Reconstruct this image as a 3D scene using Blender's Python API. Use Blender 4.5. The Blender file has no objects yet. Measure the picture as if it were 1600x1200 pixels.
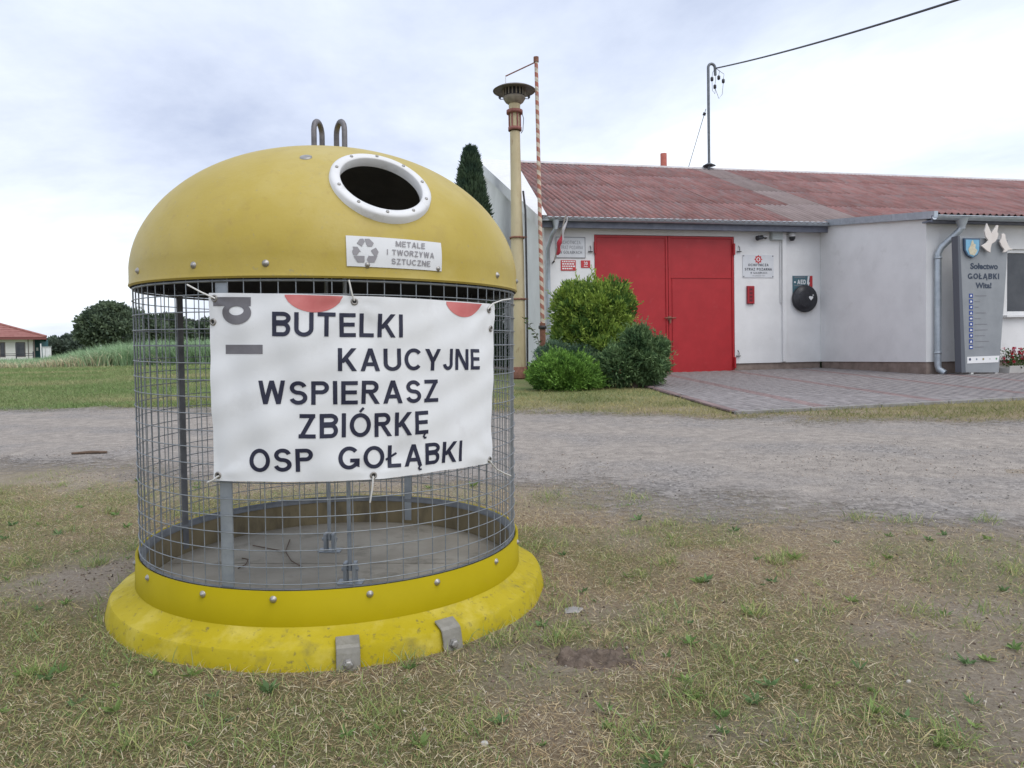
import bpy, bmesh, math, random
import numpy as np
from mathutils import Matrix, Vector, Euler

random.seed(7)
rng = np.random.default_rng(7)
scene = bpy.context.scene
col = scene.collection
PI = math.pi

# ------------------------------------------------------------------ camera
FPX = 1170.0                       # focal length in photo pixels (1600 wide)
CAMZ = 0.88
_u = np.array([-.0195, -1, -.0376]); _u /= np.linalg.norm(_u)
_f = np.array([0, 0, 1.]); _f -= _u * (_f @ _u); _f /= np.linalg.norm(_f)
_r = np.cross(_f, _u)
if _r[0] < 0: _r = -_r
CM = np.array([_r, _f, _u])        # world = CM @ camera(x right, y down, z forward)
CO = np.array([0, 0, CAMZ])
cam = bpy.data.cameras.new('camera'); cam_o = bpy.data.objects.new('camera', cam)
col.objects.link(cam_o)
cam.sensor_width = 36; cam.lens = FPX / 1600 * 36; cam.clip_start = .05; cam.clip_end = 5000
_m = Matrix.Identity(4)
for i in range(3):
    _m[i][0] = CM[i][0]; _m[i][1] = -CM[i][1]; _m[i][2] = -CM[i][2]; _m[i][3] = CO[i]
cam_o.matrix_world = _m
scene.camera = cam_o

# ------------------------------------------------------------------ sky, sun, exposure
SKY_SEED = 61.3
SUN_EL, SUN_AZ = 55, 135           # azimuth clockwise from +Y
world = bpy.data.worlds.new('World'); scene.world = world; world.use_nodes = True
wn = world.node_tree; wn.nodes.clear()
def N(t, **k):
    n = wn.nodes.new(t)
    for a, v in k.items(): setattr(n, a, v)
    return n
def wl(a, b): wn.links.new(a, b)
out = N('ShaderNodeOutputWorld'); bg = N('ShaderNodeBackground'); bg.inputs['Strength'].default_value = .1
sky = N('ShaderNodeTexSky', sky_type='NISHITA', sun_disc=False)
sky.sun_elevation = math.radians(SUN_EL); sky.sun_rotation = math.radians(SUN_AZ); sky.air_density = 1.2; sky.dust_density = 2.0
tc = N('ShaderNodeTexCoord'); sep = N('ShaderNodeSeparateXYZ'); wl(tc.outputs['Generated'], sep.inputs[0])
mx = N('ShaderNodeMath', operation='MAXIMUM'); wl(sep.outputs['Z'], mx.inputs[0]); mx.inputs[1].default_value = 0
ad = N('ShaderNodeMath', operation='ADD'); wl(mx.outputs[0], ad.inputs[0]); ad.inputs[1].default_value = .16
dx = N('ShaderNodeMath', operation='DIVIDE'); wl(sep.outputs['X'], dx.inputs[0]); wl(ad.outputs[0], dx.inputs[1])
dy = N('ShaderNodeMath', operation='DIVIDE'); wl(sep.outputs['Y'], dy.inputs[0]); wl(ad.outputs[0], dy.inputs[1])
cmb = N('ShaderNodeCombineXYZ'); wl(dx.outputs[0], cmb.inputs[0]); wl(dy.outputs[0], cmb.inputs[1]); cmb.inputs[2].default_value = SKY_SEED
n1 = N('ShaderNodeTexNoise'); n1.inputs['Scale'].default_value = .46; n1.inputs['Detail'].default_value = 8; n1.inputs['Roughness'].default_value = .6; n1.inputs['Distortion'].default_value = .25
wl(cmb.outputs[0], n1.inputs['Vector'])
cr = N('ShaderNodeValToRGB'); wl(n1.outputs['Fac'], cr.inputs['Fac'])
cr.color_ramp.elements[0].position = .30; cr.color_ramp.elements[0].color = (3.6, 4.1, 5.4, 1)
cr.color_ramp.elements[1].position = .64; cr.color_ramp.elements[1].color = (8.5, 8.9, 9.5, 1)
e = cr.color_ramp.elements.new(.52); e.color = (6.3, 6.8, 7.8, 1)
n2 = N('ShaderNodeTexNoise'); n2.inputs['Scale'].default_value = .35; n2.inputs['Detail'].default_value = 4
wl(cmb.outputs[0], n2.inputs['Vector'])
mr = N('ShaderNodeMapRange'); wl(n2.outputs['Fac'], mr.inputs['Value']); mr.inputs['From Min'].default_value = .45; mr.inputs['From Max'].default_value = .7
mr.inputs['To Min'].default_value = .97; mr.inputs['To Max'].default_value = .75
mix = N('ShaderNodeMix', data_type='RGBA'); wl(mr.outputs[0], mix.inputs[0]); wl(sky.outputs[0], mix.inputs[6]); wl(cr.outputs[0], mix.inputs[7])
wl(mix.outputs[2], bg.inputs['Color']); wl(bg.outputs[0], out.inputs[0])

sun = bpy.data.lights.new('sun', 'SUN'); sun.energy = 1.2; sun.angle = math.radians(50); sun.color = (1, .96, .9)
sun_o = bpy.data.objects.new('sun', sun); col.objects.link(sun_o)
az = math.radians(SUN_AZ); el = math.radians(SUN_EL)
sdir = Vector((math.sin(az) * math.cos(el), math.cos(az) * math.cos(el), math.sin(el)))
sun_o.rotation_euler = (-sdir).to_track_quat('-Z', 'Y').to_euler(); sun_o.location = (0, -5, 30)
vs = scene.view_settings
vs.view_transform = 'Standard'; vs.look = 'None'; vs.gamma = 1; vs.exposure = .66; vs.use_curve_mapping = False
scene.render.resolution_x = 1024; scene.render.resolution_y = 768

# ------------------------------------------------------------------ pixel helpers
def ray(px, py): return CM @ np.array([(px - 800) / FPX, (py - 600) / FPX, 1.])
def onY(px, py, Y):
    d = ray(px, py); return CO + d * Y / d[1]

# ------------------------------------------------------------------ noise and terrain
_lat = rng.random((256, 256))
def vnoise(x, y):
    x = np.asarray(x, float); y = np.asarray(y, float)
    xi = np.floor(x).astype(int); yi = np.floor(y).astype(int); fx = x - xi; fy = y - yi
    fx = fx * fx * (3 - 2 * fx); fy = fy * fy * (3 - 2 * fy)
    a = _lat[xi & 255, yi & 255]; b = _lat[(xi + 1) & 255, yi & 255]; c = _lat[xi & 255, (yi + 1) & 255]; d = _lat[(xi + 1) & 255, (yi + 1) & 255]
    return (a * (1 - fx) + b * fx) * (1 - fy) + (c * (1 - fx) + d * fx) * fy
def fbm(x, y, o=4):
    s = 0; a = .5; t = 0
    for k in range(o):
        s = s + a * vnoise(x * 2 ** k + 17.3 * k, y * 2 ** k + 9.1 * k); t += a; a *= .5
    return s / t
TY = [-30, -5, 0, 3, 6, 9, 12, 16, 20, 30, 45, 80, 200, 3000]
TZ = [-.2, -.05, -.03, 0, .07, .15, .24, .37, .47, .62, .74, .82, .85, .86]
BIN = np.array([-.6915, 2.8807, .0035]); BAX = np.array([.0181, -.01866, .99966]); BAX /= np.linalg.norm(BAX)
def tz(x, y):
    x = np.asarray(x, float); y = np.asarray(y, float)
    z = np.interp(y, TY, TZ)
    d = np.hypot(x - BIN[0], y - BIN[1])
    pl = BIN[2] - (BAX[0] * (x - BIN[0]) + BAX[1] * (y - BIN[1])) / BAX[2]
    w = np.clip((1.6 - d) / .8, 0, 1); w = w * w * (3 - 2 * w)
    return z * (1 - w) + (pl + .006) * w
def tzr(x, y):                      # with small relief in the meadow
    x = np.asarray(x, float); y = np.asarray(y, float)
    near = np.clip((6 - y) / 2, 0, 1)
    rel = (fbm(x * 2.2, y * 2.2, 4) - .5) * .05 * near
    d = np.hypot(x - BIN[0], y - BIN[1]); rel = rel * np.clip((d - .7) / .4, 0, 1)
    hx, hy = .23, 2.16              # dug-up soil
    g = np.exp(-(((x - hx) / .16) ** 2 + ((y - hy) / .07) ** 2))
    return tz(x, y) + rel - .02 * g + .012 * np.exp(-(((x - hx + .02) / .2) ** 2 + ((y - hy - .1) / .05) ** 2))
def ground_hit(px, py):
    d = ray(px, py)
    for Y in np.arange(1, 400, .02):
        P = CO + d * Y / d[1]
        if P[2] <= tz(P[0], P[1]): return P
    return P
# road edges as functions of x
RNX = [-60, -4.0, .11, .71, 1.6, 2.36, 6, 40]; RNY = [14, 5.82, 4.62, 4.2, 3.78, 3.5, 2.4, -6]
RFX = [-60, -7.8, -5.6, .4, 2.8, 5.15, 9, 40]; RFY = [21, 11.3, 10.9, 9.5, 8.25, 7.55, 6.6, 0]
def road_near(x): return np.interp(x, RNX, RNY)
def road_far(x): return np.interp(x, RFX, RFY)
def road_d(x, y):                   # >0 inside the road, metres to the edge
    w = (fbm(x * 1.3, y * 1.3, 4) - .5) * 1.3
    return np.minimum(y - road_near(x), road_far(x) - y) + w
def bare(x, y):                     # bare sandy or earthy patches of the meadow
    b = 0
    for (cx, cy, rx, ry, a) in [(1.55, 2.45, .32, .26, .9), (1.3, 1.95, .28, .28, .9), (1.15, 1.55, .2, .25, .8), (-1.75, 3.15, .35, .28, .9), (-1.45, 2.75, .22, .2, .8),
                                (.25, 2.55, .22, .16, .6), (.23, 2.16, .16, .08, .8), (2.1, 2.9, .6, .3, .5)]:
        b = b + a * np.exp(-(((x - cx) / rx) ** 2 + ((y - cy) / ry) ** 2))
    b = b + np.clip((fbm(x * 1.7 + 40, y * 1.7, 4) - .62) * 4, 0, .5)
    b = b + np.clip(1 - (road_near(x) - y) / .8, 0, 1) * .75 * (y < 7)
    return np.clip(b, 0, 1)
def green(x, y):
    g = np.clip((fbm(x * 2.3 + 5, y * 2.3 + 70, 4) - .33) * 4.5, 0, 1)
    g = g + .35 * np.clip((-x - 1.3) / 1.2, 0, 1) * np.clip((y - 2.9) / 1, 0, 1)
    return np.clip(g, 0, 1)

# ------------------------------------------------------------------ materials
MATS = {}
def mat(name, c1, c2=None, scale=6., rough=.7, metal=0., bump=0., bscale=None, pos=(.35, .65), spots=None, rand=0., coat=0., spec=.5, stretch=None, detail=6):
    """base colour c1 mottled with c2 by noise; spots=(colour, scale, low, high)"""
    if name in MATS: return MATS[name]
    m = bpy.data.materials.new(name); m.use_nodes = True; nt = m.node_tree; b = nt.nodes['Principled BSDF']
    b.inputs['Roughness'].default_value = rough; b.inputs['Metallic'].default_value = metal
    b.inputs['Coat Weight'].default_value = coat; b.inputs['Specular IOR Level'].default_value = spec
    tcn = nt.nodes.new('ShaderNodeTexCoord'); vec = tcn.outputs['Object']
    if stretch:
        mp = nt.nodes.new('ShaderNodeMapping'); mp.inputs['Scale'].default_value = stretch; nt.links.new(vec, mp.inputs[0]); vec = mp.outputs[0]
    if rand:
        oi = nt.nodes.new('ShaderNodeObjectInfo'); va = nt.nodes.new('ShaderNodeVectorMath'); va.operation = 'ADD'
        ml = nt.nodes.new('ShaderNodeMath'); ml.operation = 'MULTIPLY'; ml.inputs[1].default_value = 57; nt.links.new(oi.outputs['Random'], ml.inputs[0])
        nt.links.new(vec, va.inputs[0]); nt.links.new(ml.outputs[0], va.inputs[1]); vec = va.outputs[0]
    cur = None
    if c2:
        n = nt.nodes.new('ShaderNodeTexNoise'); n.inputs['Scale'].default_value = scale; n.inputs['Detail'].default_value = detail; n.inputs['Roughness'].default_value = .6
        nt.links.new(vec, n.inputs['Vector'])
        r = nt.nodes.new('ShaderNodeValToRGB'); r.color_ramp.elements[0].position = pos[0]; r.color_ramp.elements[1].position = pos[1]
        r.color_ramp.elements[0].color = (*c1, 1); r.color_ramp.elements[1].color = (*c2, 1)
        nt.links.new(n.outputs['Fac'], r.inputs['Fac']); cur = r.outputs[0]
    for sp in (spots or []):
        n = nt.nodes.new('ShaderNodeTexNoise'); n.inputs['Scale'].default_value = sp[1]; n.inputs['Detail'].default_value = 8; n.inputs['Roughness'].default_value = .65
        nt.links.new(vec, n.inputs['Vector'])
        q = nt.nodes.new('ShaderNodeMapRange'); q.inputs['From Min'].default_value = sp[2]; q.inputs['From Max'].default_value = sp[3]
        q.inputs['To Max'].default_value = sp[4] if len(sp) > 4 else 1
        nt.links.new(n.outputs['Fac'], q.inputs['Value'])
        x = nt.nodes.new('ShaderNodeMix'); x.data_type = 'RGBA'; nt.links.new(q.outputs[0], x.inputs[0])
        if cur: nt.links.new(cur, x.inputs[6])
        else: x.inputs[6].default_value = (*c1, 1)
        x.inputs[7].default_value = (*sp[0], 1); cur = x.outputs[2]
    if rand:
        h = nt.nodes.new('ShaderNodeHueSaturation'); q = nt.nodes.new('ShaderNodeMapRange'); q.inputs['To Min'].default_value = 1 - rand; q.inputs['To Max'].default_value = 1 + rand
        nt.links.new(oi.outputs['Random'], q.inputs['Value']); nt.links.new(q.outputs[0], h.inputs['Value'])
        if cur: nt.links.new(cur, h.inputs['Color'])
        else: h.inputs['Color'].default_value = (*c1, 1)
        cur = h.outputs[0]
    if cur: nt.links.new(cur, b.inputs['Base Color'])
    else: b.inputs['Base Color'].default_value = (*c1, 1)
    if bump:
        n = nt.nodes.new('ShaderNodeTexNoise'); n.inputs['Scale'].default_value = bscale or scale * 6; n.inputs['Detail'].default_value = 5
        nt.links.new(vec, n.inputs['Vector'])
        bp = nt.nodes.new('ShaderNodeBump'); bp.inputs['Strength'].default_value = bump; bp.inputs['Distance'].default_value = .01
        nt.links.new(n.outputs['Fac'], bp.inputs['Height']); nt.links.new(bp.outputs[0], b.inputs['Normal'])
    MATS[name] = m
    return m
def leaf_mat(name, rough=.75, trans=.25):
    """colour carried per leaf or blade by the attribute Col"""
    if name in MATS: return MATS[name]
    m = bpy.data.materials.new(name); m.use_nodes = True; nt = m.node_tree; b = nt.nodes['Principled BSDF']
    b.inputs['Roughness'].default_value = rough; b.inputs['Specular IOR Level'].default_value = .25
    a = nt.nodes.new('ShaderNodeAttribute'); a.attribute_name = 'Col'; nt.links.new(a.outputs['Color'], b.inputs['Base Color'])
    t = nt.nodes.new('ShaderNodeBsdfTranslucent'); nt.links.new(a.outputs['Color'], t.inputs['Color'])
    ms = nt.nodes.new('ShaderNodeMixShader'); ms.inputs[0].default_value = trans
    nt.links.new(b.outputs[0], ms.inputs[1]); nt.links.new(t.outputs[0], ms.inputs[2]); nt.links.new(ms.outputs[0], nt.nodes['Material Output'].inputs[0])
    MATS[name] = m
    return m

# ------------------------------------------------------------------ object helpers
def tag(o, label=None, cat=None, group=None, kind=None):
    if label: o['label'] = label
    if cat: o['category'] = cat
    if group: o['group'] = group
    if kind: o['kind'] = kind
    return o
def empty(name, loc=(0, 0, 0), rz=0, parent=None):
    o = bpy.data.objects.new(name, None); col.objects.link(o); o.location = loc; o.rotation_euler = (0, 0, rz); o.parent = parent
    o.empty_display_size = .1
    return o
def link(name, me, m=None, parent=None):
    if m: 
        me.materials.clear(); me.materials.append(m)
    o = bpy.data.objects.new(name, me); col.objects.link(o); o.parent = parent
    return o
class MB:
    def __init__(s): s.v = []; s.f = []; s.sm = []
    def add(s, vs, fs, smooth=False):
        o = len(s.v); s.v += [tuple(float(c) for c in p) for p in vs]; s.f += [tuple(i + o for i in f) for f in fs]; s.sm += [smooth] * len(fs); return s
    def box(s, a, b):
        x0, y0, z0 = a; x1, y1, z1 = b
        return s.add([(x0, y0, z0), (x1, y0, z0), (x1, y1, z0), (x0, y1, z0), (x0, y0, z1), (x1, y0, z1), (x1, y1, z1), (x0, y1, z1)],
                     [(0, 3, 2, 1), (4, 5, 6, 7), (0, 1, 5, 4), (1, 2, 6, 5), (2, 3, 7, 6), (3, 0, 4, 7)])
    def tube(s, pts, r, n=8, caps=True, closed=False):
        P = [Vector(p) for p in pts]; k = len(P); rr = r if hasattr(r, '__len__') else [r] * k
        rings = []; ref = None
        for i in range(k):
            if closed: t = P[(i + 1) % k] - P[i - 1]
            else: t = P[min(i + 1, k - 1)] - P[max(i - 1, 0)]
            t.normalize()
            if ref is None:
                ref = Vector((0, 0, 1)) if abs(t.z) < .9 else Vector((1, 0, 0))
            e1 = (ref - t * ref.dot(t)); 
            if e1.length < 1e-6: e1 = t.orthogonal()
            e1.normalize(); e2 = t.cross(e1); ref = e1
            rings.append([P[i] + (e1 * math.cos(2 * PI * j / n) + e2 * math.sin(2 * PI * j / n)) * rr[i] for j in range(n)])
        vs = [v for q in rings for v in q]; fs = []
        for i in range(k if closed else k - 1):
            a = i * n; b = ((i + 1) % k) * n
            for j in range(n): fs.append((a + j, a + (j + 1) % n, b + (j + 1) % n, b + j))
        s.add(vs, fs, True)
        if caps and not closed:
            s.add(rings[0], [tuple(range(n - 1, -1, -1))]); s.add(rings[-1], [tuple(range(n))])
        return s
    def lathe(s, prof, n=32, smooth=True, cap0=False, cap1=False, M=None):
        vs = []; fs = []
        for (r, z) in prof:
            for j in range(n):
                a = 2 * PI * j / n; vs.append(Vector((r * math.cos(a), r * math.sin(a), z)))
        for i in range(len(prof) - 1):
            for j in range(n): fs.append((i * n + j, i * n + (j + 1) % n, (i + 1) * n + (j + 1) % n, (i + 1) * n + j))
        if cap0: fs.append(tuple(range(n - 1, -1, -1)))
        if cap1: fs.append(tuple((len(prof) - 1) * n + j for j in range(n)))
        if M is not None: vs = [M @ v for v in vs]
        return s.add(vs, fs, smooth)
    def prism(s, poly, axis, a, b):
        """poly: 2D outline, extruded along axis 0/1/2 from a to b"""
        n = len(poly)
        def mk(p, c):
            q = [p[0], p[1]]; q.insert(axis, c); return tuple(q)
        vs = [mk(p, a) for p in poly] + [mk(p, b) for p in poly]
        fs = [tuple(range(n - 1, -1, -1)), tuple(range(n, 2 * n))] + [(i, (i + 1) % n, n + (i + 1) % n, n + i) for i in range(n)]
        return s.add(vs, fs)
    def mesh(s, name, bevel=0, angle=40):
        me = bpy.data.meshes.new(name); me.from_pydata(s.v, [], s.f)
        bm = bmesh.new(); bm.from_mesh(me)
        for f, q in zip(bm.faces, s.sm): f.smooth = q
        if bevel:
            bmesh.ops.bevel(bm, geom=[e for e in bm.edges if len(e.link_faces) == 2 and e.calc_face_angle(0) > .6], offset=bevel, segments=1, affect='EDGES')
        bmesh.ops.recalc_face_normals(bm, faces=bm.faces[:])
        bm.to_mesh(me); bm.free(); me.update()
        return me
    def build(s, name, m, parent=None, bevel=0):
        o = link(name, s.mesh(name, bevel), m, parent); return o
def npmesh(name, V, faces_sizes, idx, cols=None, smooth=False):
    """fast mesh: V (n,3), flat loop indices, polygon sizes"""
    me = bpy.data.meshes.new(name)
    V = np.ascontiguousarray(V, np.float32); idx = np.ascontiguousarray(idx, np.int32); fs = np.ascontiguousarray(faces_sizes, np.int32)
    me.vertices.add(len(V)); me.vertices.foreach_set('co', V.ravel())
    me.loops.add(len(idx)); me.loops.foreach_set('vertex_index', idx)
    me.polygons.add(len(fs)); st = np.concatenate([[0], np.cumsum(fs)[:-1]]).astype(np.int32)
    me.polygons.foreach_set('loop_start', st)
    if smooth: me.polygons.foreach_set('use_smooth', np.ones(len(fs), bool))
    me.update(calc_edges=True)
    if cols is not None:
        ca = me.color_attributes.new('Col', 'FLOAT_COLOR', 'POINT')
        c = np.ones((len(V), 4), np.float32); c[:, :3] = cols; ca.data.foreach_set('color', c.ravel())
    return me
def norm(a): return a / np.maximum(np.linalg.norm(a, axis=1, keepdims=True), 1e-9)
def leaves_mesh(name, P, D, L, W, C, fold=.25):
    """kite shaped leaves at P along D, length L, width W, colour C"""
    n = len(P); D = norm(D); R = rng.normal(size=(n, 3)); S = norm(np.cross(D, R)); Nn = np.cross(D, S)
    L = np.broadcast_to(L, (n,))[:, None]; W = np.broadcast_to(W, (n,))[:, None]
    V = np.stack([P, P + D * L * .5 + S * W * .5 + Nn * W * fold, P + D * L, P + D * L * .5 - S * W * .5 + Nn * W * fold], 1).reshape(-1, 3)
    idx = np.arange(4 * n)
    return npmesh(name, V, np.full(n, 4), idx, np.repeat(C, 4, 0))
def blades_mesh(name, P, D, L, W, bend, C):
    """bent tapering grass blades: quad + triangle"""
    n = len(P); D = norm(D); up = np.array([0, 0, 1.])
    S = norm(np.cross(D, rng.normal(size=(n, 3)) * .3 + up)); L = L[:, None]; W = W[:, None]
    H = D.copy(); H[:, 2] = 0; H = norm(H + 1e-4)
    mid = P + D * L * .55; tip = P + D * L + H * L * bend[:, None] - up * L * bend[:, None] * .55
    V = np.stack([P - S * W, P + S * W, mid + S * W * .8, mid - S * W * .8, tip], 1).reshape(-1, 3)
    o = np.arange(n)[:, None] * 5
    idx = np.concatenate([o + np.array([[0, 1, 2, 3]]), o + np.array([[3, 2, 4]])], 1).ravel()
    return npmesh(name, V, np.tile([4, 3], n), idx, np.repeat(C, 5, 0))
def text2d(s, offset=0., res=5):
    """filled outline of a text: 2D points with cap height 1 and faces"""
    out = []
    for t in (s, 'H'):
        cu = bpy.data.curves.new('t', 'FONT'); cu.body = t; cu.offset = offset; cu.resolution_u = res; cu.fill_mode = 'BOTH' if cu.dimensions == '3D' else cu.fill_mode
        cu.dimensions = '2D'; cu.fill_mode = 'BOTH'
        ob = bpy.data.objects.new('t', cu); col.objects.link(ob)
        dg = bpy.context.evaluated_depsgraph_get(); dg.update()
        me = bpy.data.meshes.new_from_object(ob.evaluated_get(dg))
        v = np.array([q.co[:2] for q in me.vertices]); f = [tuple(p.vertices) for p in me.polygons]
        out.append((v, f)); bpy.data.objects.remove(ob); bpy.data.curves.remove(cu); bpy.data.meshes.remove(me)
    (v, f), (h, _) = out
    y0 = h[:, 1].min(); H = h[:, 1].max() - y0
    v = v.copy(); v[:, 1] = (v[:, 1] - y0) / H; v[:, 0] = (v[:, 0] - v[:, 0].min()) / H
    return v, f, v[:, 0].max()

# plain sans capitals cut from strokes of even width, as on hand-made lettering
def _arc(cx, cy, rx, ry, a0, a1, n=14): return [(cx + rx * math.cos(math.radians(a0 + (a1 - a0) * k / n)), cy + ry * math.sin(math.radians(a0 + (a1 - a0) * k / n))) for k in range(n + 1)]
def glyph(ch, s):
    h = s / 2; base = {'Ó': 'O', 'Ę': 'E', 'Ł': 'L', 'Ą': 'A', 'Ż': 'Z'}.get(ch, ch); S = []; w = .7
    if base == 'I': w = s; S = [[(h, 0), (h, 1)]]
    elif base == 'L': w = .58; S = [[(h, 1), (h, h), (w, h)]]
    elif base == 'T': w = .70; S = [[(0, 1 - h), (w, 1 - h)], [(w / 2, 1 - s), (w / 2, 0)]]
    elif base == 'E': w = .64; S = [[(w, 1 - h), (h, 1 - h), (h, h), (w, h)], [(s, .52), (w - .04, .52)]]
    elif base == 'H': w = .74; S = [[(h, 0), (h, 1)], [(w - h, 0), (w - h, 1)], [(s, .52), (w - s, .52)]]
    elif base == 'N': w = .74; S = [[(h, 0), (h, 1)], [(w - h, 0), (w - h, 1)], [(h, 1), (w - h, 0)]]
    elif base == 'M': w = .88; S = [[(h, 0), (h, 1)], [(w - h, 0), (w - h, 1)], [(h + .03, 1), (w / 2, .06)], [(w - h - .03, 1), (w / 2, .06)]]
    elif base == 'B': w = .72; S = [[(h, 0), (h, 1)], [(s, 1 - h), (.42, 1 - h)] + _arc(.42, .745, .26 - h * .4, .255 - h, 90, -90)[1:] + [(s, .49 + h)], [(s, .53 - h * .2)] + [(.44, .53 - h * .2)] + _arc(.44, (.53 - h * .2 + h) / 2, .28 - h, (.53 - h * .2 - h) / 2, 90, -90)[1:] + [(s, h)]]
    elif base in 'PR':
        w = .68; S = [[(h, 0), (h, 1)], [(s, 1 - h), (.40, 1 - h)] + _arc(.40, .725, .28 - h, .275 - h, 90, -90)[1:] + [(s, .45 + h)]]
        if base == 'R': w = .72; S.append([(.36, .46), (w - h * .9, 0)])
    elif base == 'U': w = .74; S = [[(h, 1), (h, .34)] + _arc(w / 2, .34, w / 2 - h, .34 - h, 180, 360)[1:] + [(w - h, 1)]]
    elif base == 'J': w = .54; S = [[(w - h, 1), (w - h, .30)] + _arc(w / 2, .30, w / 2 - h, .30 - h, 0, -175)[1:]]
    elif base == 'O': w = .86; S = [_arc(w / 2, .5, w / 2 - h, .5 - h, 0, 360, 30)]
    elif base == '0': w = .62; S = [_arc(w / 2, .5, w / 2 - h, .5 - h, 0, 360, 26)]
    elif base == '3': w = .62; S = [_arc(.3, .74, .3 - h, .26 - h, 150, -80), _arc(.3, .28, .31 - h, .28 - h, 80, -150)]
    elif base == 'C': w = .80; S = [_arc(.43, .5, .43 - h, .5 - h, 42, 318, 24)]
    elif base == 'G': w = .84; S = [_arc(.43, .5, .43 - h, .5 - h, 42, 318, 24) + [(w - h, .20), (w - h, .47)], [(w, .47 - h), (.47, .47 - h)]]
    elif base == 'S': w = .70; m = .51; S = [_arc(.35, (1 - h + m) / 2, .33 - h, (1 - h - m) / 2, 12, 255, 16) + _arc(.35, (m + h) / 2, .35 - h, (m - h) / 2, 75, -168, 18)]
    elif base == 'A': w = .80; S = [[(.09, 0), (.40, 1)], [(w - .09, 0), (.40, 1)], [(.20, .30), (w - .20, .30)]]
    elif base == 'K': w = .74; S = [[(h, 0), (h, 1)], [(w - h * 1.3, 1), (s * .8, .36)], [(.30, .56), (w - h * 1.1, 0)]]
    elif base == 'Y': w = .74; S = [[(.09, 1), (w / 2, .42)], [(w - .09, 1), (w / 2, .42)], [(w / 2, .48), (w / 2, 0)]]
    elif base == 'W': w = 1.06; S = [[(.09, 1), (.28, 0)], [(.28, 0), (.53, 1)], [(.53, 1), (.78, 0)], [(.78, 0), (w - .09, 1)]]
    elif base == 'D': w = .74; S = [[(h, 0), (h, 1)], [(s, 1 - h), (.32, 1 - h)] + _arc(.32, .5, w - .32 - h, .5 - h, 90, -90)[1:] + [(s, h)]]
    elif base == 'Z': w = .68; S = [[(.03, 1 - h), (w - .03, 1 - h)], [(w - .12, 1 - h), (.12, h)], [(0, h), (w, h)]]
    elif base == ' ': w = .40
    P = [(q, s, True) for q in S]; t = s * .55
    if ch == 'Ó': P.append(([(w * .48, 1.05), (w * .66, 1.22)], t * 1.1, False))
    if ch == 'Ż': P.append(([(w * .5 - t * .6, 1.12), (w * .5 + t * .6, 1.12)], t * 1.2, False))
    if ch == 'Ł': P.append(([(-.08, .36), (w * .66, .64)], t * 1.1, False))
    if ch in 'ĄĘ':
        x = w - (.09 if ch == 'Ą' else .16); P.append(([(x, .02), (x - .07, -.10), (x - .02, -.17), (x + .07, -.16)], t * .9, False))
    return P, w
def strokes2d(text, s=.17, gap=.15, jit=0.):
    """2D points (cap height 1), faces, width, layer per point"""
    V = []; F = []; Ly = []; x = 0; lay = 0; rnd = random.Random(text)
    for ch in text:
        P, w = glyph(ch, s); ang = rnd.uniform(-jit, jit); dy = rnd.uniform(-jit, jit) * .6
        for pts, sw, clipy in P:
            q = np.array(pts, float); qq = [q[0]]
            for a_, b_ in zip(q[:-1], q[1:]):
                m_ = max(1, int(np.linalg.norm(b_ - a_) / .07)) if not (clipy and len(q) == 2 and abs(a_[0] - b_[0]) > .02 and abs(a_[1] - b_[1]) > .05) else 1
                qq += [a_ + (b_ - a_) * (k_ + 1) / m_ for k_ in range(m_)]
            q = np.array(qq); n = len(q); closed = n > 3 and np.allclose(q[0], q[-1])
            d = np.diff(q, axis=0); d /= np.linalg.norm(d, axis=1, keepdims=True); L = []; R = []
            for i in range(n):
                a = d[max(i - 1, 0)] if not closed or i else d[-1]; b = d[min(i, n - 2)] if not closed or i < n - 1 else d[0]
                t = a + b; t /= np.linalg.norm(t); nn = np.array([-t[1], t[0]]); k = sw / 2 / max(nn @ np.array([-b[1], b[0]]), .5)
                L.append(q[i] + nn * k); R.append(q[i] - nn * k)
            if clipy and abs(q[0, 0] - q[-1, 0]) > .02 and n == 2 and abs(q[0, 1] - q[1, 1]) > .05:   # slanted stroke: cut its ends level
                for k_, e in ((0, 0), (1, -1)):
                    for A in (L, R):
                        yy = q[e][1]; dd = d[0]; A[e] = A[e] + dd * ((yy - A[e][1]) / dd[1])
                L = [L[0] + (L[1] - L[0]) * k_ / 14 for k_ in range(15)]; R = [R[0] + (R[1] - R[0]) * k_ / 14 for k_ in range(15)]; n = 15
            o = len(V)
            for a, b in zip(L, R):
                for p in (a, b):
                    px, py = p; px2 = px - w / 2; py2 = py - .5
                    V.append((x + w / 2 + px2 * math.cos(ang) - py2 * math.sin(ang), .5 + dy + px2 * math.sin(ang) + py2 * math.cos(ang))); Ly.append(lay % 5)
            for i in range(n - 1): F.append((o + 2 * i, o + 2 * i + 1, o + 2 * i + 3, o + 2 * i + 2))
            lay += 1
        x += w + gap
    V = np.array(V); V[:, 0] -= V[:, 0].min(); return V, F, x - gap, Ly
def flat_text(name, s, x0, x1, z0, z1, y, m, parent, offset=.02):
    """text on a vertical plane facing -y, fitted into the box"""
    if s.upper() == s and all(c in 'ABCDEGHIJKLMNOPRSTUWYZÓĘŁĄŻ 03' for c in s):
        v, f, w, ly = strokes2d(s, .12 + offset * 2.5)
    else:
        v, f, w = text2d(s, offset); ly = [0] * len(v)
    me = bpy.data.meshes.new(name)
    me.from_pydata([(x0 + (x1 - x0) * p[0] / w, y - .0004 * l, z0 + (z1 - z0) * p[1]) for p, l in zip(v, ly)], [], f)
    return link(name, me, m, parent)

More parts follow.
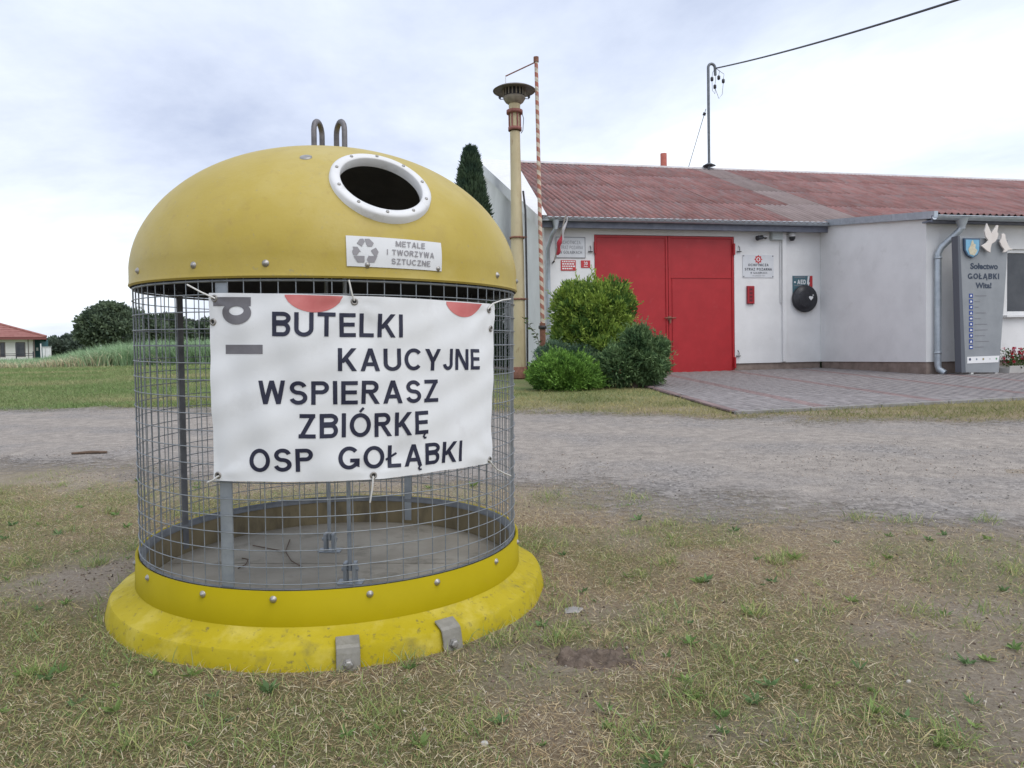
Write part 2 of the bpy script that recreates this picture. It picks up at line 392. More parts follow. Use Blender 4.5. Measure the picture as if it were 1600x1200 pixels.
# ================================================================== THE GROUND
def axis(parts):
    r = []
    for a, b, st in parts: r += list(np.arange(a, b, st))
    return np.array(sorted(set(np.round(r, 4))))
gx = axis([(-1500, -300, 300), (-300, -60, 40), (-60, -12, 4), (-12, -5, .5), (-5, 5, .07), (5, 14, .5), (14, 60, 5), (60, 300, 40), (300, 1801, 300)])
gy = axis([(-40, -4, 6), (-4, 1, .5), (1, 6, .06), (6, 14, .2), (14, 46, 1), (46, 200, 14), (200, 3000, 350)])
X, Y = np.meshgrid(gx, gy); Z = tzr(X, Y)
V = np.stack([X.ravel(), Y.ravel(), Z.ravel()], 1)
nx, ny = len(gx), len(gy)
i0 = (np.arange(ny - 1)[:, None] * nx + np.arange(nx - 1)[None]).ravel()
idx = np.stack([i0, i0 + 1, i0 + nx + 1, i0 + nx], 1).ravel()
cols = np.stack([bare(X, Y).ravel(), green(X, Y).ravel(), np.clip((Y.ravel() - 9) / 3, 0, 1)], 1)
me = npmesh('ground', V, np.full(len(i0), 4), idx, cols, True)
def ground_mat():
    m = bpy.data.materials.new('meadow_soil'); m.use_nodes = True; nt = m.node_tree; b = nt.nodes['Principled BSDF']; L = nt.links.new
    b.inputs['Roughness'].default_value = .95; b.inputs['Specular IOR Level'].default_value = .15
    tcn = nt.nodes.new('ShaderNodeTexCoord')
    at = nt.nodes.new('ShaderNodeAttribute'); at.attribute_name = 'Col'; sp = nt.nodes.new('ShaderNodeSeparateColor'); L(at.outputs['Color'], sp.inputs[0])
    def noise(sc, d=6, r=.65):
        n = nt.nodes.new('ShaderNodeTexNoise'); n.inputs['Scale'].default_value = sc; n.inputs['Detail'].default_value = d; n.inputs['Roughness'].default_value = r
        L(tcn.outputs['Object'], n.inputs['Vector']); return n
    def ramp(n, *st):
        r = nt.nodes.new('ShaderNodeValToRGB'); L(n.outputs['Fac'], r.inputs['Fac'])
        r.color_ramp.elements[0].position = st[0][0]; r.color_ramp.elements[0].color = (*st[0][1], 1)
        r.color_ramp.elements[1].position = st[-1][0]; r.color_ramp.elements[1].color = (*st[-1][1], 1)
        for p, c in st[1:-1]: r.color_ramp.elements.new(p).color = (*c, 1)
        return r.outputs[0]
    def mixc(f, a, c):
        x = nt.nodes.new('ShaderNodeMix'); x.data_type = 'RGBA'; L(f, x.inputs[0]); L(a, x.inputs[6]); L(c, x.inputs[7]); return x.outputs[2]
    straw = ramp(noise(95, 10, .85), (.33, (.11, .08, .052)), (.48, (.29, .22, .145)), (.64, (.50, .41, .28)))
    soil = ramp(noise(70, 10, .85), (.33, (.19, .15, .115)), (.5, (.37, .31, .245)), (.66, (.51, .45, .37)))
    grn = ramp(noise(95, 10, .85), (.33, (.09, .08, .038)), (.5, (.22, .195, .095)), (.66, (.38, .33, .19)))
    c = mixc(sp.outputs[1], straw, grn); c = mixc(sp.outputs[0], c, soil)
    far = ramp(noise(1.1, 8, .7), (.3, (.11, .15, .055)), (.5, (.17, .20, .08)), (.68, (.27, .25, .13)))
    c = mixc(sp.outputs[2], c, far)
    L(c, b.inputs['Base Color'])
    bp = nt.nodes.new('ShaderNodeBump'); bp.inputs['Strength'].default_value = .9; bp.inputs['Distance'].default_value = .02
    L(noise(80, 10, .85).outputs['Fac'], bp.inputs['Height']); L(bp.outputs[0], b.inputs['Normal'])
    return m
tag(link('ground', me, ground_mat()), kind='structure')

# road: a sheet 5 mm above the ground with ragged edges
rx = axis([(-70, -12, 2), (-12, 9, .12), (9, 42, 2)])
rt = np.linspace(0, 1, 46)
RX = np.repeat(rx[None], len(rt), 0); a = road_near(RX) - .9; c = road_far(RX) + .7
RY = a + (c - a) * rt[:, None]
RZ = tzr(RX, RY) + .005 + .02 * (fbm(RX * .9, RY * 2.2, 3) - .5) * np.clip(road_d(RX, RY), 0, 1)
edge = np.clip(road_d(RX, RY) / 1.1 * .5 + .5, 0, 1)
RZ = RZ + np.where(RY > 6, .01, 0) * edge
lane = (RY - road_near(RX)) / np.maximum(road_far(RX) - road_near(RX), .1)
track = np.exp(-((lane - .36) / .07) ** 2) + np.exp(-((lane - .66) / .07) ** 2)
nx, ny = len(rx), len(rt); i0 = (np.arange(ny - 1)[:, None] * nx + np.arange(nx - 1)[None]).ravel()
me = npmesh('road', np.stack([RX.ravel(), RY.ravel(), RZ.ravel()], 1), np.full(len(i0), 4), np.stack([i0, i0 + 1, i0 + nx + 1, i0 + nx], 1).ravel(),
            np.stack([edge.ravel(), track.ravel(), edge.ravel() * 0], 1), True)
def road_mat():
    m = bpy.data.materials.new('gravel_road'); m.use_nodes = True; nt = m.node_tree; b = nt.nodes['Principled BSDF']; L = nt.links.new
    b.inputs['Roughness'].default_value = .92; b.inputs['Specular IOR Level'].default_value = .2
    tcn = nt.nodes.new('ShaderNodeTexCoord'); at = nt.nodes.new('ShaderNodeAttribute'); at.attribute_name = 'Col'
    sp = nt.nodes.new('ShaderNodeSeparateColor'); L(at.outputs['Color'], sp.inputs[0])
    def noise(sc, d=6, r=.65):
        n = nt.nodes.new('ShaderNodeTexNoise'); n.inputs['Scale'].default_value = sc; n.inputs['Detail'].default_value = d; n.inputs['Roughness'].default_value = r
        L(tcn.outputs['Object'], n.inputs['Vector']); return n
    vo = nt.nodes.new('ShaderNodeTexVoronoi'); vo.inputs['Scale'].default_value = 42; L(tcn.outputs['Object'], vo.inputs['Vector'])
    r = nt.nodes.new('ShaderNodeValToRGB'); L(vo.outputs['Color'], r.inputs['Fac'])
    r.color_ramp.elements[0].color = (.155, .142, .132, 1); r.color_ramp.elements[1].color = (.34, .312, .288, 1); r.color_ramp.elements[0].position = .15
    r2 = nt.nodes.new('ShaderNodeValToRGB'); L(noise(9, 9, .72).outputs['Fac'], r2.inputs['Fac'])
    r2.color_ramp.elements[0].color = (.215, .190, .168, 1); r2.color_ramp.elements[1].color = (.355, .315, .275, 1)
    r2.color_ramp.elements[0].position = .35; r2.color_ramp.elements[1].position = .66
    nb = noise(1.4, 6, .6); mr = nt.nodes.new('ShaderNodeMapRange'); L(nb.outputs['Fac'], mr.inputs['Value']); mr.inputs['From Min'].default_value = .38; mr.inputs['From Max'].default_value = .62
    ma = nt.nodes.new('ShaderNodeMath'); ma.operation = 'MULTIPLY_ADD'; L(sp.outputs[1], ma.inputs[0]); ma.inputs[1].default_value = 1.1; L(mr.outputs[0], ma.inputs[2])
    cl = nt.nodes.new('ShaderNodeClamp'); L(ma.outputs[0], cl.inputs[0])
    x = nt.nodes.new('ShaderNodeMix'); x.data_type = 'RGBA'; L(cl.outputs[0], x.inputs[0]); L(r.outputs[0], x.inputs[6]); L(r2.outputs[0], x.inputs[7])
    gr = nt.nodes.new('ShaderNodeMapRange'); L(noise(85, 10, .85).outputs['Fac'], gr.inputs['Value']); gr.inputs['From Min'].default_value = .34; gr.inputs['From Max'].default_value = .66; gr.inputs['To Min'].default_value = .5; gr.inputs['To Max'].default_value = 1.5
    hv = nt.nodes.new('ShaderNodeHueSaturation'); L(gr.outputs[0], hv.inputs['Value']); L(x.outputs[2], hv.inputs['Color'])
    L(hv.outputs[0], b.inputs['Base Color'])
    bp = nt.nodes.new('ShaderNodeBump'); bp.inputs['Strength'].default_value = .35; bp.inputs['Distance'].default_value = .01
    L(vo.outputs['Distance'], bp.inputs['Height']); bp.invert = True; L(bp.outputs[0], b.inputs['Normal'])
    # worn edge: the sheet breaks up where gravel thins out
    ne = noise(14, 6, .75); th = nt.nodes.new('ShaderNodeMath'); th.operation = 'ADD'; L(ne.outputs['Fac'], th.inputs[0]); L(sp.outputs[0], th.inputs[1])
    gt = nt.nodes.new('ShaderNodeMapRange'); L(th.outputs[0], gt.inputs['Value']); gt.inputs['From Min'].default_value = .86; gt.inputs['From Max'].default_value = 1.22
    tr = nt.nodes.new('ShaderNodeBsdfTransparent'); ms = nt.nodes.new('ShaderNodeMixShader')
    L(gt.outputs[0], ms.inputs[0]); L(tr.outputs[0], ms.inputs[1]); L(b.outputs[0], ms.inputs[2]); L(ms.outputs[0], nt.nodes['Material Output'].inputs[0])
    return m
tag(link('road', me, road_mat()), kind='structure')

# ================================================================== THE FIRE STATION
ANG = math.radians(12.3)
BA = onY(1148, 581, 17.5); BA[2] = 0
BU = np.array([math.cos(ANG), math.sin(ANG), 0]); BV = np.array([-math.sin(ANG), math.cos(ANG), 0])
def B2W(s, t, z=0): return BA + BU * s + BV * t + np.array([0, 0, z])
def bplane(px, py, t=0.):          # pixel on the plane t of the building -> (s, t, z)
    d = ray(px, py); P = CO + d * (((BA + BV * t - CO) @ BV) / (d @ BV)); return np.array([(P - BA) @ BU, t, P[2]])
def splane(px, py, s=0.):
    d = ray(px, py); P = CO + d * (((BA + BU * s - CO) @ BU) / (d @ BU)); return np.array([s, (P - BA) @ BV, P[2]])
SL = -4.55                          # left end of the front wall
SW = 2.26                           # side wall of the projecting wing
TW = splane(1447, 590, SW)[1]       # front of the wing
print('wing front t', TW, splane(1447, 590, SW), splane(1447, 343, SW), splane(1447, 565, SW))
plaster = mat('white_plaster', (.70, .695, .69), (.78, .775, .77), 1.6, .85, bump=.15, bscale=60, spots=[((.50, .49, .47), 2.3, .60, .80, .5), ((.42, .40, .37), 9, .68, .8, .35)])
plinth_m = mat('brown_plinth', (.20, .15, .125), (.30, .235, .20), 5, .8, bump=.3, bscale=40)
zinc = mat('zinc_sheet', (.36, .40, .44), (.46, .50, .54), 9, .42, .55, spots=[((.28, .30, .32), 14, .6, .75, .6)])
fascia_m = mat('grey_fascia', (.12, .13, .17), (.17, .18, .22), 6, .7)
red_m = mat('red_gate_paint', (.36, .008, .012), (.42, .012, .017), 3, .45, bump=.08, bscale=8, spots=[((.42, .04, .045), 5, .58, .75, .5), ((.30, .012, .014), 14, .66, .8, .5)])
white_m = mat('white_paint', (.74, .74, .74), (.66, .66, .66), 7, .55)
dark_m = mat('dark_metal', (.035, .035, .04), (.07, .065, .065), 20, .55, .4)
rust_m = mat('rusty_steel', (.16, .07, .045), (.26, .12, .08), 18, .85)
fs = empty('fire_station', tuple(BA), ANG)
tag(fs, 'long white fire station with red double gate and rusty corrugated roof', 'building')
b = MB()   # front wall round the gate opening
GT, GB = 3.535, .34
b.box((SL, 0, .6), (-3.40, .3, 3.9)); b.box((-3.40, 0, GT + .01), (.01, .3, 3.9)); b.box((.01, 0, .6), (SW + .0, .3, 3.9)); b.build('front_wall', plaster, fs)
for a_, c_ in ((SL + .03, -3.41), (.02, SW - .002)):
    b = MB(); b.box((a_, .035, -.2), (c_, .28, .598)); b.build('plinth', plinth_m, fs)
zr = 6.82; tr_ = 6.85
b = MB(); b.prism([(.302, .62), (2 * tr_ - .3, .62), (2 * tr_ - .3, 3.9), (tr_, zr - .14), (.302, 4.0)], 0, SL, SL + .3); b.build('gable_wall', plaster, fs)
b = MB(); b.prism([(.302, -.2), (2 * tr_ - .35, -.2), (2 * tr_ - .35, .618), (.302, .618)], 0, SL + .03, SL + .27); b.build('plinth', plinth_m, fs)
b = MB(); b.box((SL + .3, 2 * tr_ - .6, 0), (16, 2 * tr_ - .3, 3.9)); b.build('rear_wall', plaster, fs)
WT0, WT1 = 3.84, splane(1447, 343, SW)[2]
b = MB(); b.prism([(TW, .6), (-.003, .6), (-.003, WT0), (TW, WT1)], 0, SW, SW + .3); b.build('wing_side_wall', plaster, fs)
b = MB(); b.prism([(TW + .03, -.2), (-.003, -.2), (-.003, .596), (TW + .03, .596)], 0, SW + .03, SW + .28); b.build('plinth', plinth_m, fs)
w0 = bplane(1572, 389, TW); w1 = bplane(1572, 497, TW); WS0 = w0[0]; WS1 = WS0 + 1.45; WZ1, WZ0 = w0[2], w1[2] + .06
b = MB(); b.box((SW + .302, TW, .6), (WS0, TW + .3, WT1)); b.box((WS1, TW, .6), (16, TW + .3, WT1)); b.box((WS0, TW, .6), (WS1, TW + .3, WZ0)); b.box((WS0, TW, WZ1), (WS1, TW + .3, WT1)); b.build('wing_front_wall', plaster, fs)
b = MB(); b.box((SW + .285, TW + .03, -.2), (16, TW + .28, .596)); b.build('plinth', plinth_m, fs)
# wing window
glass_m = mat('window_glass', (.03, .035, .045), (.06, .065, .075), 2, .12, spec=.5)
win = MB(); fw = .075
win.box((WS0, TW + .04, WZ0), (WS0 + fw, TW + .12, WZ1)); win.box((WS1 - fw, TW + .04, WZ0), (WS1, TW + .12, WZ1)); win.box((WS0 + fw, TW + .04, WZ0), (WS1 - fw, TW + .12, WZ0 + fw)); win.box((WS0 + fw, TW + .04, WZ1 - fw), (WS1 - fw, TW + .12, WZ1))
win.box(((WS0 + WS1) / 2 - .04, TW + .043, WZ0 + fw), ((WS0 + WS1) / 2 + .04, TW + .12, WZ1 - fw))
wo = win.build('window', white_m, fs, .006)
for k in range(2):
    a0 = WS0 + fw if k == 0 else (WS0 + WS1) / 2 + .04; a1 = (WS0 + WS1) / 2 - .04 if k == 0 else WS1 - fw
    p = MB(); p.box((a0, TW + .07, WZ0 + fw), (a1, TW + .08, WZ1 - fw)); p.build('pane', glass_m, wo)
p = MB(); p.box((WS0 - .08, TW - .10, WZ0 - .05), (WS1 + .08, TW + .04, WZ0 - .004)); p.build('sill', white_m, wo, .006)
# gate leaves
for k, (a0, a1) in enumerate(((-3.395, -1.652), (-1.640, -.004))):
    g = MB(); g.box((a0, .01, GB + .03), (a1, .05, GT))
    lf = g.build('gate_leaf', red_m, fs, .004)
    tr = MB()
    for (x0, x1, z0, z1) in ((a0, a0 + .05, GB + .03, GT), (a1 - .05, a1, GB + .03, GT), (a0 + .05, a1 - .05, GT - .05, GT - .002), (a0 + .05, a1 - .05, GB + .032, GB + .09)):
        tr.box((x0, -.012, z0), (x1, .0095, z1))
    if k == 1:
        tr.box((a0 + .05, -.004, 2.58), (a1 - .05, .0095, 2.60)); tr.box((a0 + .09, -.004, GB + .09), (a0 + .105, .0095, 2.58))
    tr.build('edge_frame', red_m, lf, .003)
    for z in (.62, 3.25):
        h = MB(); x = a0 + .005 if k == 0 else a1 - .005
        h.tube([(x, -.035, z - .13), (x, -.035, z + .13)], .028, 8); h.build('hinge', red_m, lf)
hb = bplane(1045, 497)
h = MB(); h.tube([(hb[0] - .12, -.04, hb[2]), (hb[0] + .16, -.04, hb[2])], .014, 6); h.box((hb[0] - .03, -.03, hb[2] - .05), (hb[0] + .05, -.012, hb[2] + .04)); h.box((hb[0] - .005, -.055, hb[2] - .12), (hb[0] + .035, -.03, hb[2] - .03))
h.build('latch', rust_m, fs)
for (px, py) in ((922, 389), (1154, 389), (1153, 552)):   # small wall hooks beside the gate
    q = bplane(px, py); h = MB(); h.tube([(q[0], -.002, q[2] + .07), (q[0], -.05, q[2] + .02), (q[0], -.05, q[2] - .05)], .008, 6); h.box((q[0] - .05, -.05, q[2] - .07), (q[0] + .05, -.002, q[2] - .055)); h.build('hold_open_hook', dark_m, fs)
# fascia, gutter, downpipes
FB = bplane(1100, 359.5, -.3)[2]; print('fascia bottom', FB)
b = MB(); b.box((SL - .12, -.30, FB), (SW + .18, -.27, 3.80)); b.box((SL - .12, -.268, FB + .04), (SW + .18, -.003, FB + .07)); b.build('fascia', fascia_m, fs)
def half_gutter(x0, x1, t, z, r=.075, n=8):
    m_ = MB(); ou = []; 
    for k in range(n + 1):
        a = PI + PI * k / n; ou.append((t + r * math.cos(a), z + r * math.sin(a)))
    inn = [(t + (r - .008) * math.cos(PI + PI * k / n), z + (r - .008) * math.sin(PI + PI * k / n)) for k in range(n, -1, -1)]
    m_.prism(ou + inn, 0, x0, x1)
    m_.tube([(x0, t - r, z), (x1, t - r, z)], .012, 6)
    return m_
GZ = bplane(1100, 346, -.38)[2] + .02
xs = np.linspace(SL - .15, SW + .2, 7)
for k in range(6): half_gutter(xs[k], xs[k + 1] - .004, -.385, GZ).build('gutter', zinc, fs)
for k in range(1, 6):
    m_ = half_gutter(xs[k] - .025, xs[k] + .02, -.385, GZ, .08); m_.build('gutter_joint', zinc, fs)
def pipe(pts, r, name='downpipe', m=zinc): 
    m_ = MB(); m_.tube(pts, r, 12); return m_.build(name, m, fs)
pipe([(SL + .16, -.385, GZ - .06), (SL + .16, -.385, GZ - .22), (SL + .10, -.30, GZ - .36), (SL + .06, -.09, GZ - .62), (SL + .06, -.075, 2.4), (SL + .06, -.075, .45)], .045)
m_ = MB(); m_.lathe([(.045, -.26), (.05, -.22), (.085, -.06)], 14, M=Matrix.Translation((SL + .16, -.385, GZ))); m_.build('gutter_funnel', zinc, fs)
# wing gutter and side flashing
WGZ = WT1 + .0; WGT = TW - .36
for k in range(5):
    a0 = SW - .12 + k * 2.4; half_gutter(a0, a0 + 2.396, WGT, WGZ).build('gutter', zinc, fs)
b = MB(); b.box((SW - .1, TW - .27, WT1 - .10), (16, TW - .24, WT1 + .03)); b.box((SW - .1, TW - .238, WT1 - .08), (16, TW - .003, WT1 - .05)); b.build('fascia', fascia_m, fs)
q0, q1 = splane(1292, 348, SW - .05), splane(1452, 336, SW - .05)
ys = np.linspace(-.2, WGT + .05, 4)
zt = lambda t: WT0 + .08 + (WT1 + .06 - WT0 - .08) * (t / WGT)
for k in range(3):
    b = MB(); b.prism([(ys[k], zt(ys[k]) - .10), (ys[k + 1] + .006, zt(ys[k + 1]) - .10), (ys[k + 1] + .006, zt(ys[k + 1]) + .04), (ys[k], zt(ys[k]) + .04)], 0, SW - .09, SW - .005)
    b.build('side_flashing', zinc, fs)
dp = bplane(1466, 400, TW - .09)
ds = dp[0]; df = ds + .28
pipe([(df, WGT, WGZ - .05), (df, WGT, WGZ - .2), (df - .03, WGT + .03, WGZ - .27), (ds + .05, TW - .12, WGZ - .55), (ds, TW - .085, WGZ - .68), (ds, TW - .085, 1.2), (ds, TW - .085, .52), (ds + .015, TW - .10, .45), (ds + .06, TW - .20, .38)], .062)
m_ = MB(); m_.lathe([(.062, -.24), (.066, -.2), (.12, -.04)], 14, M=Matrix.Translation((df, WGT, WGZ))); m_.build('gutter_funnel', zinc, fs)
for z in (2.62, .78):
    m_ = MB(); m_.lathe([(.064, -.02), (.071, -.02), (.071, .02), (.064, .02)], 14, M=Matrix.Translation((ds, TW - .085, z))); m_.build('pipe_clip', zinc, fs)
# conduits on the wall
cx = bplane(1220, 460)[0]
b = MB(); b.box((cx + .02, -.055, .62), (cx + .12, -.002, 3.66)); b.build('cable_duct', plaster, fs, .006)
b = MB(); cz = bplane(1216, 474)[2]; b.tube([(cx - .02, -.02, 3.45), (cx - .02, -.02, cz + .03), (cx, -.02, cz), (cx + .018, -.02, cz)], .012, 6); b.build('conduit', white_m, fs)
# corrugated roof sheets
RS = .418; rl = math.hypot(1, RS); PITCH = .146; AMP = .026
def roof_z(t): return 3.88 + (t + .3) * RS
def sheet_mesh(name, width, length, nseg=6):
    waves = round(width / PITCH); nn = waves * nseg
    xs_ = np.linspace(0, waves * PITCH, nn + 1); zs_ = AMP * np.sin(2 * PI * xs_ / PITCH)
    v = []; f = []
    for yy, dz in ((0, 0), (length, 0)):
        for x_, z_ in zip(xs_, zs_): v.append((x_, yy, z_))
    for x_, z_ in zip(xs_, zs_): v.append((x_, 0, z_ - .008))
    n = nn + 1
    for i in range(nn): f.append((i, i + 1, n + i + 1, n + i)); f.append((2 * n + i, 2 * n + i + 1, i + 1, i))
    me_ = bpy.data.meshes.new(name); me_.from_pydata(v, [], f)
    for p_ in me_.polygons: p_.use_smooth = True
    me_.update(); return me_
roof_red = mat('weathered_red_fibre_cement', (.19, .085, .078), (.30, .150, .138), 3.2, .85, bump=.25, bscale=30, rand=.11, stretch=(1, .35, 1),
               spots=[((.22, .18, .18), 5, .45, .68, .75), ((.10, .06, .055), 12, .60, .75, .7), ((.36, .30, .26), 30, .64, .76, .5)])
roof_grey = mat('bare_grey_fibre_cement', (.20, .155, .148), (.27, .215, .205), 4, .85, bump=.25, bscale=30, rand=.1, stretch=(1, .35, 1), spots=[((.20, .16, .14), 8, .55, .7, .6)])
def valley_shade(m):                 # trough shade painted into the colour, with grime, to bring out the waves
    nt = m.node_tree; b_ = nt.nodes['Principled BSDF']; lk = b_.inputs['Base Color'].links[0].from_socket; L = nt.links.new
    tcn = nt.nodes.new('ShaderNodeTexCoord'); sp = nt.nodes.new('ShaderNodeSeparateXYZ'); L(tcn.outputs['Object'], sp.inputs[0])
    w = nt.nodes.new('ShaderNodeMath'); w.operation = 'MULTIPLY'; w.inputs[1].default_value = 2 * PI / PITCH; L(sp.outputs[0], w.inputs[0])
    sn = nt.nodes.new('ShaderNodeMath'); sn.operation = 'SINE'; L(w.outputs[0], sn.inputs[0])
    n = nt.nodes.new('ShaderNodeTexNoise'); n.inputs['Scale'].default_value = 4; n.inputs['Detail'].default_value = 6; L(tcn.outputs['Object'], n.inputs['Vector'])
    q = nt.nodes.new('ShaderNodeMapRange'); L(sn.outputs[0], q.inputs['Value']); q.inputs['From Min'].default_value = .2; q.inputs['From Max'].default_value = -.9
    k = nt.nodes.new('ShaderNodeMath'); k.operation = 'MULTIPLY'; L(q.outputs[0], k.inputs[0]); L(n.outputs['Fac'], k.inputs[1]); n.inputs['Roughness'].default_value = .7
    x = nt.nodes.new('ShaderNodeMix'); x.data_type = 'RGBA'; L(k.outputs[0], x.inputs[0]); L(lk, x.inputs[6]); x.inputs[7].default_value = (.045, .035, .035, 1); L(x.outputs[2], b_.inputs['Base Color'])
valley_shade(roof_red); valley_shade(roof_grey)
LEN = (tr_ + .47) * rl; CL = LEN / 4
SWID = 7 * PITCH
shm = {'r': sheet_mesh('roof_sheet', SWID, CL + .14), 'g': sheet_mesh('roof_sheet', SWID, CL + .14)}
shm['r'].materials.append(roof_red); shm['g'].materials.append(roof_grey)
ncol = 22; R0S = SL - .24
for i in range(ncol):
    for j in range(4):
        k = 'g' if i == 7 - 0 and True else 'r'
        if i == 6 and j < 1: k = 'g'
        o = bpy.data.objects.new('roof_sheet', shm[k]); col.objects.link(o); o.parent = fs
        t0 = -.47 + j * CL / rl
        o.location = (R0S + i * SWID + random.uniform(-.006, .006), t0, roof_z(t0) + .012 + random.uniform(0, .006)); o.rotation_euler = (math.atan(RS) - .003, 0, 0)
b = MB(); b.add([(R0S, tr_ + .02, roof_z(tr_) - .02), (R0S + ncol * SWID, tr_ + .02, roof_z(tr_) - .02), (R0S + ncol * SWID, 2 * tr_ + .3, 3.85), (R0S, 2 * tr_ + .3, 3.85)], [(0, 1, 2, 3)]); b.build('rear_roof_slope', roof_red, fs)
ridge_m = mat('pale_ridge_tile', (.40, .37, .37), (.52, .49, .48), 5, .85)
for i in range(ncol):
    x0 = R0S + i * SWID
    b = MB(); b.prism([(tr_ - .16, roof_z(tr_ - .16) + .035), (tr_, roof_z(tr_) + .06), (tr_ + .16, roof_z(tr_ - .16) + .035), (tr_ + .16, roof_z(tr_ - .16) + .02), (tr_, roof_z(tr_) + .045), (tr_ - .16, roof_z(tr_ - .16) + .02)], 0, x0, x0 + SWID + .03)
    o = b.build('ridge_tile', ridge_m, fs); o.location.z = .002 * (i % 2)
# wing roof, low slope
wl_ = math.hypot(WGT - .0 - .1, WT0 - WT1); wa = math.atan((zt(0) - zt(WGT)) / -WGT)
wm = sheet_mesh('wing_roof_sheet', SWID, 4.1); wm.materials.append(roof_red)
for i in range(12):
    o = bpy.data.objects.new('wing_roof_sheet', wm); col.objects.link(o); o.parent = fs
    o.location = (SW - .02 + i * SWID, WGT + .06, zt(WGT) + .005); o.rotation_euler = (wa, 0, 0)
# verge boards
b = MB()
b.prism([(-.50, roof_z(-.5) - .20), (tr_, roof_z(tr_) - .24), (tr_, roof_z(tr_) + .05), (-.50, roof_z(-.5) + .05)], 0, R0S - .03, R0S + .004); b.build('verge_board', white_m, fs)
b = MB(); b.prism([(tr_ + .002, roof_z(tr_) - .24), (2 * tr_ + .3, 3.62), (2 * tr_ + .3, 3.9), (tr_ + .002, roof_z(tr_) + .05)], 0, R0S - .03, R0S + .004); b.build('verge_board', white_m, fs)
b = MB(); b.add([(R0S, -.46, roof_z(-.46) - .06), (R0S + .24, -.46, roof_z(-.46) - .06), (R0S + .24, tr_, roof_z(tr_) - .06), (R0S, tr_, roof_z(tr_) - .06)], [(0, 1, 2, 3)]); b.build('verge_soffit', white_m, fs)
zf = lambda t: roof_z(t) + .052
b = MB(); b.add([(R0S - .035, -.50, zf(-.5)), (SL - .06, -.50, zf(-.5)), (-3.62, tr_ - .02, zf(tr_ - .02)), (R0S - .035, tr_ - .02, zf(tr_ - .02))] + [(R0S - .035, -.50, zf(-.5) + .012), (SL - .06, -.50, zf(-.5) + .012), (-3.62, tr_ - .02, zf(tr_ - .02) + .012), (R0S - .035, tr_ - .02, zf(tr_ - .02) + .012)],
                [(0, 3, 2, 1), (4, 5, 6, 7), (0, 1, 5, 4), (1, 2, 6, 5), (2, 3, 7, 6), (3, 0, 4, 7)]); b.build('verge_flashing', white_m, fs)
# flue pipe behind the ridge
cp = bplane(1037, 262, tr_ + .5)
b = MB(); b.lathe([(.105, -.6), (.105, bplane(1037, 240, tr_ + .5)[2] - cp[2]), (.085, bplane(1037, 240, tr_ + .5)[2] - cp[2] + .001), (.085, .1)], 16, M=Matrix.Translation(tuple(cp)))
b.build('flue_pipe', mat('red_clay_pipe', (.33, .085, .065), (.40, .12, .09), 8, .8), fs)

# ------------------------------------------------------------------ things on the facade
def wall_thing(name, label, cat, s, z, t=0.):
    o = empty(name, tuple(B2W(s, t, z)), ANG); return tag(o, label, cat)
ink = mat('dark_ink', (.03, .035, .05), rough=.6)
grey_ink = mat('grey_ink', (.22, .22, .24), rough=.6)
def plate(name, label, cat, px0, py0, px1, py1, m, t=-.003, d=.012):
    a_ = bplane(px0, py0); c_ = bplane(px1, py1); w = c_[0] - a_[0]; h = a_[2] - c_[2]
    o = wall_thing(name, label, cat, a_[0], c_[2])
    p_ = MB(); p_.box((0, t - d, 0), (w, t, h)); p_.build('panel', m, o, .002)
    return o, w, h, t - d - .0015
plate_m = mat('pale_sign_plate', (.66, .67, .69), (.60, .61, .63), 4, .5)
o, w, h, y = plate('name_plate', 'pale rectangular plate with faded lettering left of red gate', 'sign', 868, 370, 914.5, 403.5, plate_m)
fr = MB(); 
for bx in (((0, y - .004, 0), (w, y, .015)), ((0, y - .004, h - .015), (w, y, h)), ((0, y - .004, .016), (.012, y, h - .016)), ((w - .012, y - .004, .016), (w, y, h - .016))): fr.box(*bx)
fr.build('rim', grey_ink, o)
flat_text('lettering', 'OCHOTNICZA', w * .16, w * .84, h * .66, h * .82, y, grey_ink, o, 0)
flat_text('lettering', 'STRAŻ POŻARNA', w * .1, w * .92, h * .42, h * .58, y, grey_ink, o, 0)
flat_text('lettering', 'W GOŁĄBKACH', w * .12, w * .88, h * .20, h * .34, y, ink, o, 0)
sign_red = mat('red_sign_enamel', (.50, .03, .035), rough=.45); sign_white = mat('white_sign_ink', (.78, .78, .78), rough=.5)
o, w, h, y = plate('notice_plate', 'small red notice with rows of white print beside the house number', 'sign', 876, 406.5, 899.5, 423, sign_red)
for k in range(4):
    p_ = MB(); z0 = h * (.80 - .225 * k)
    xx = w * .08
    while xx < w * (.9 if k < 3 else .7):
        L_ = random.uniform(.02, .05); p_.box((xx, y - .001, z0), (min(xx + L_, w * .94), y, z0 + h * .13)); xx += L_ + .012
    p_.build('print_line', sign_white, o)
o, w, h, y = plate('house_number', 'red house number plate reading 30 at left of the gate', 'sign', 907.5, 407, 922, 418.5, sign_red)
flat_text('lettering', '30', w * .3, w * .72, h * .34, h * .84, y, sign_white, o, .02)
p_ = MB(); p_.box((w * .3, y - .001, h * .13), (w * .72, y, h * .2)); p_.build('print_line', sign_white, o)
o, w, h, y = plate('station_sign', 'white station sign with red emblem and four screws right of gate', 'sign', 1160, 398, 1208.5, 434, plate_m)
flat_text('lettering', 'OCHOTNICZA', w * .17, w * .83, h * .50, h * .61, y, ink, o, .03)
flat_text('lettering', 'STRAŻ POŻARNA', w * .06, w * .94, h * .31, h * .42, y, ink, o, .03)
flat_text('lettering', 'W GOŁĄBKACH', w * .24, w * .78, h * .17, h * .25, y, ink, o, .01)
flat_text('lettering', 'rok założenia 1927', w * .30, w * .72, h * .06, h * .115, y, grey_ink, o, 0)
em = MB(); ex, ez = w * .50, h * .80
pts = []
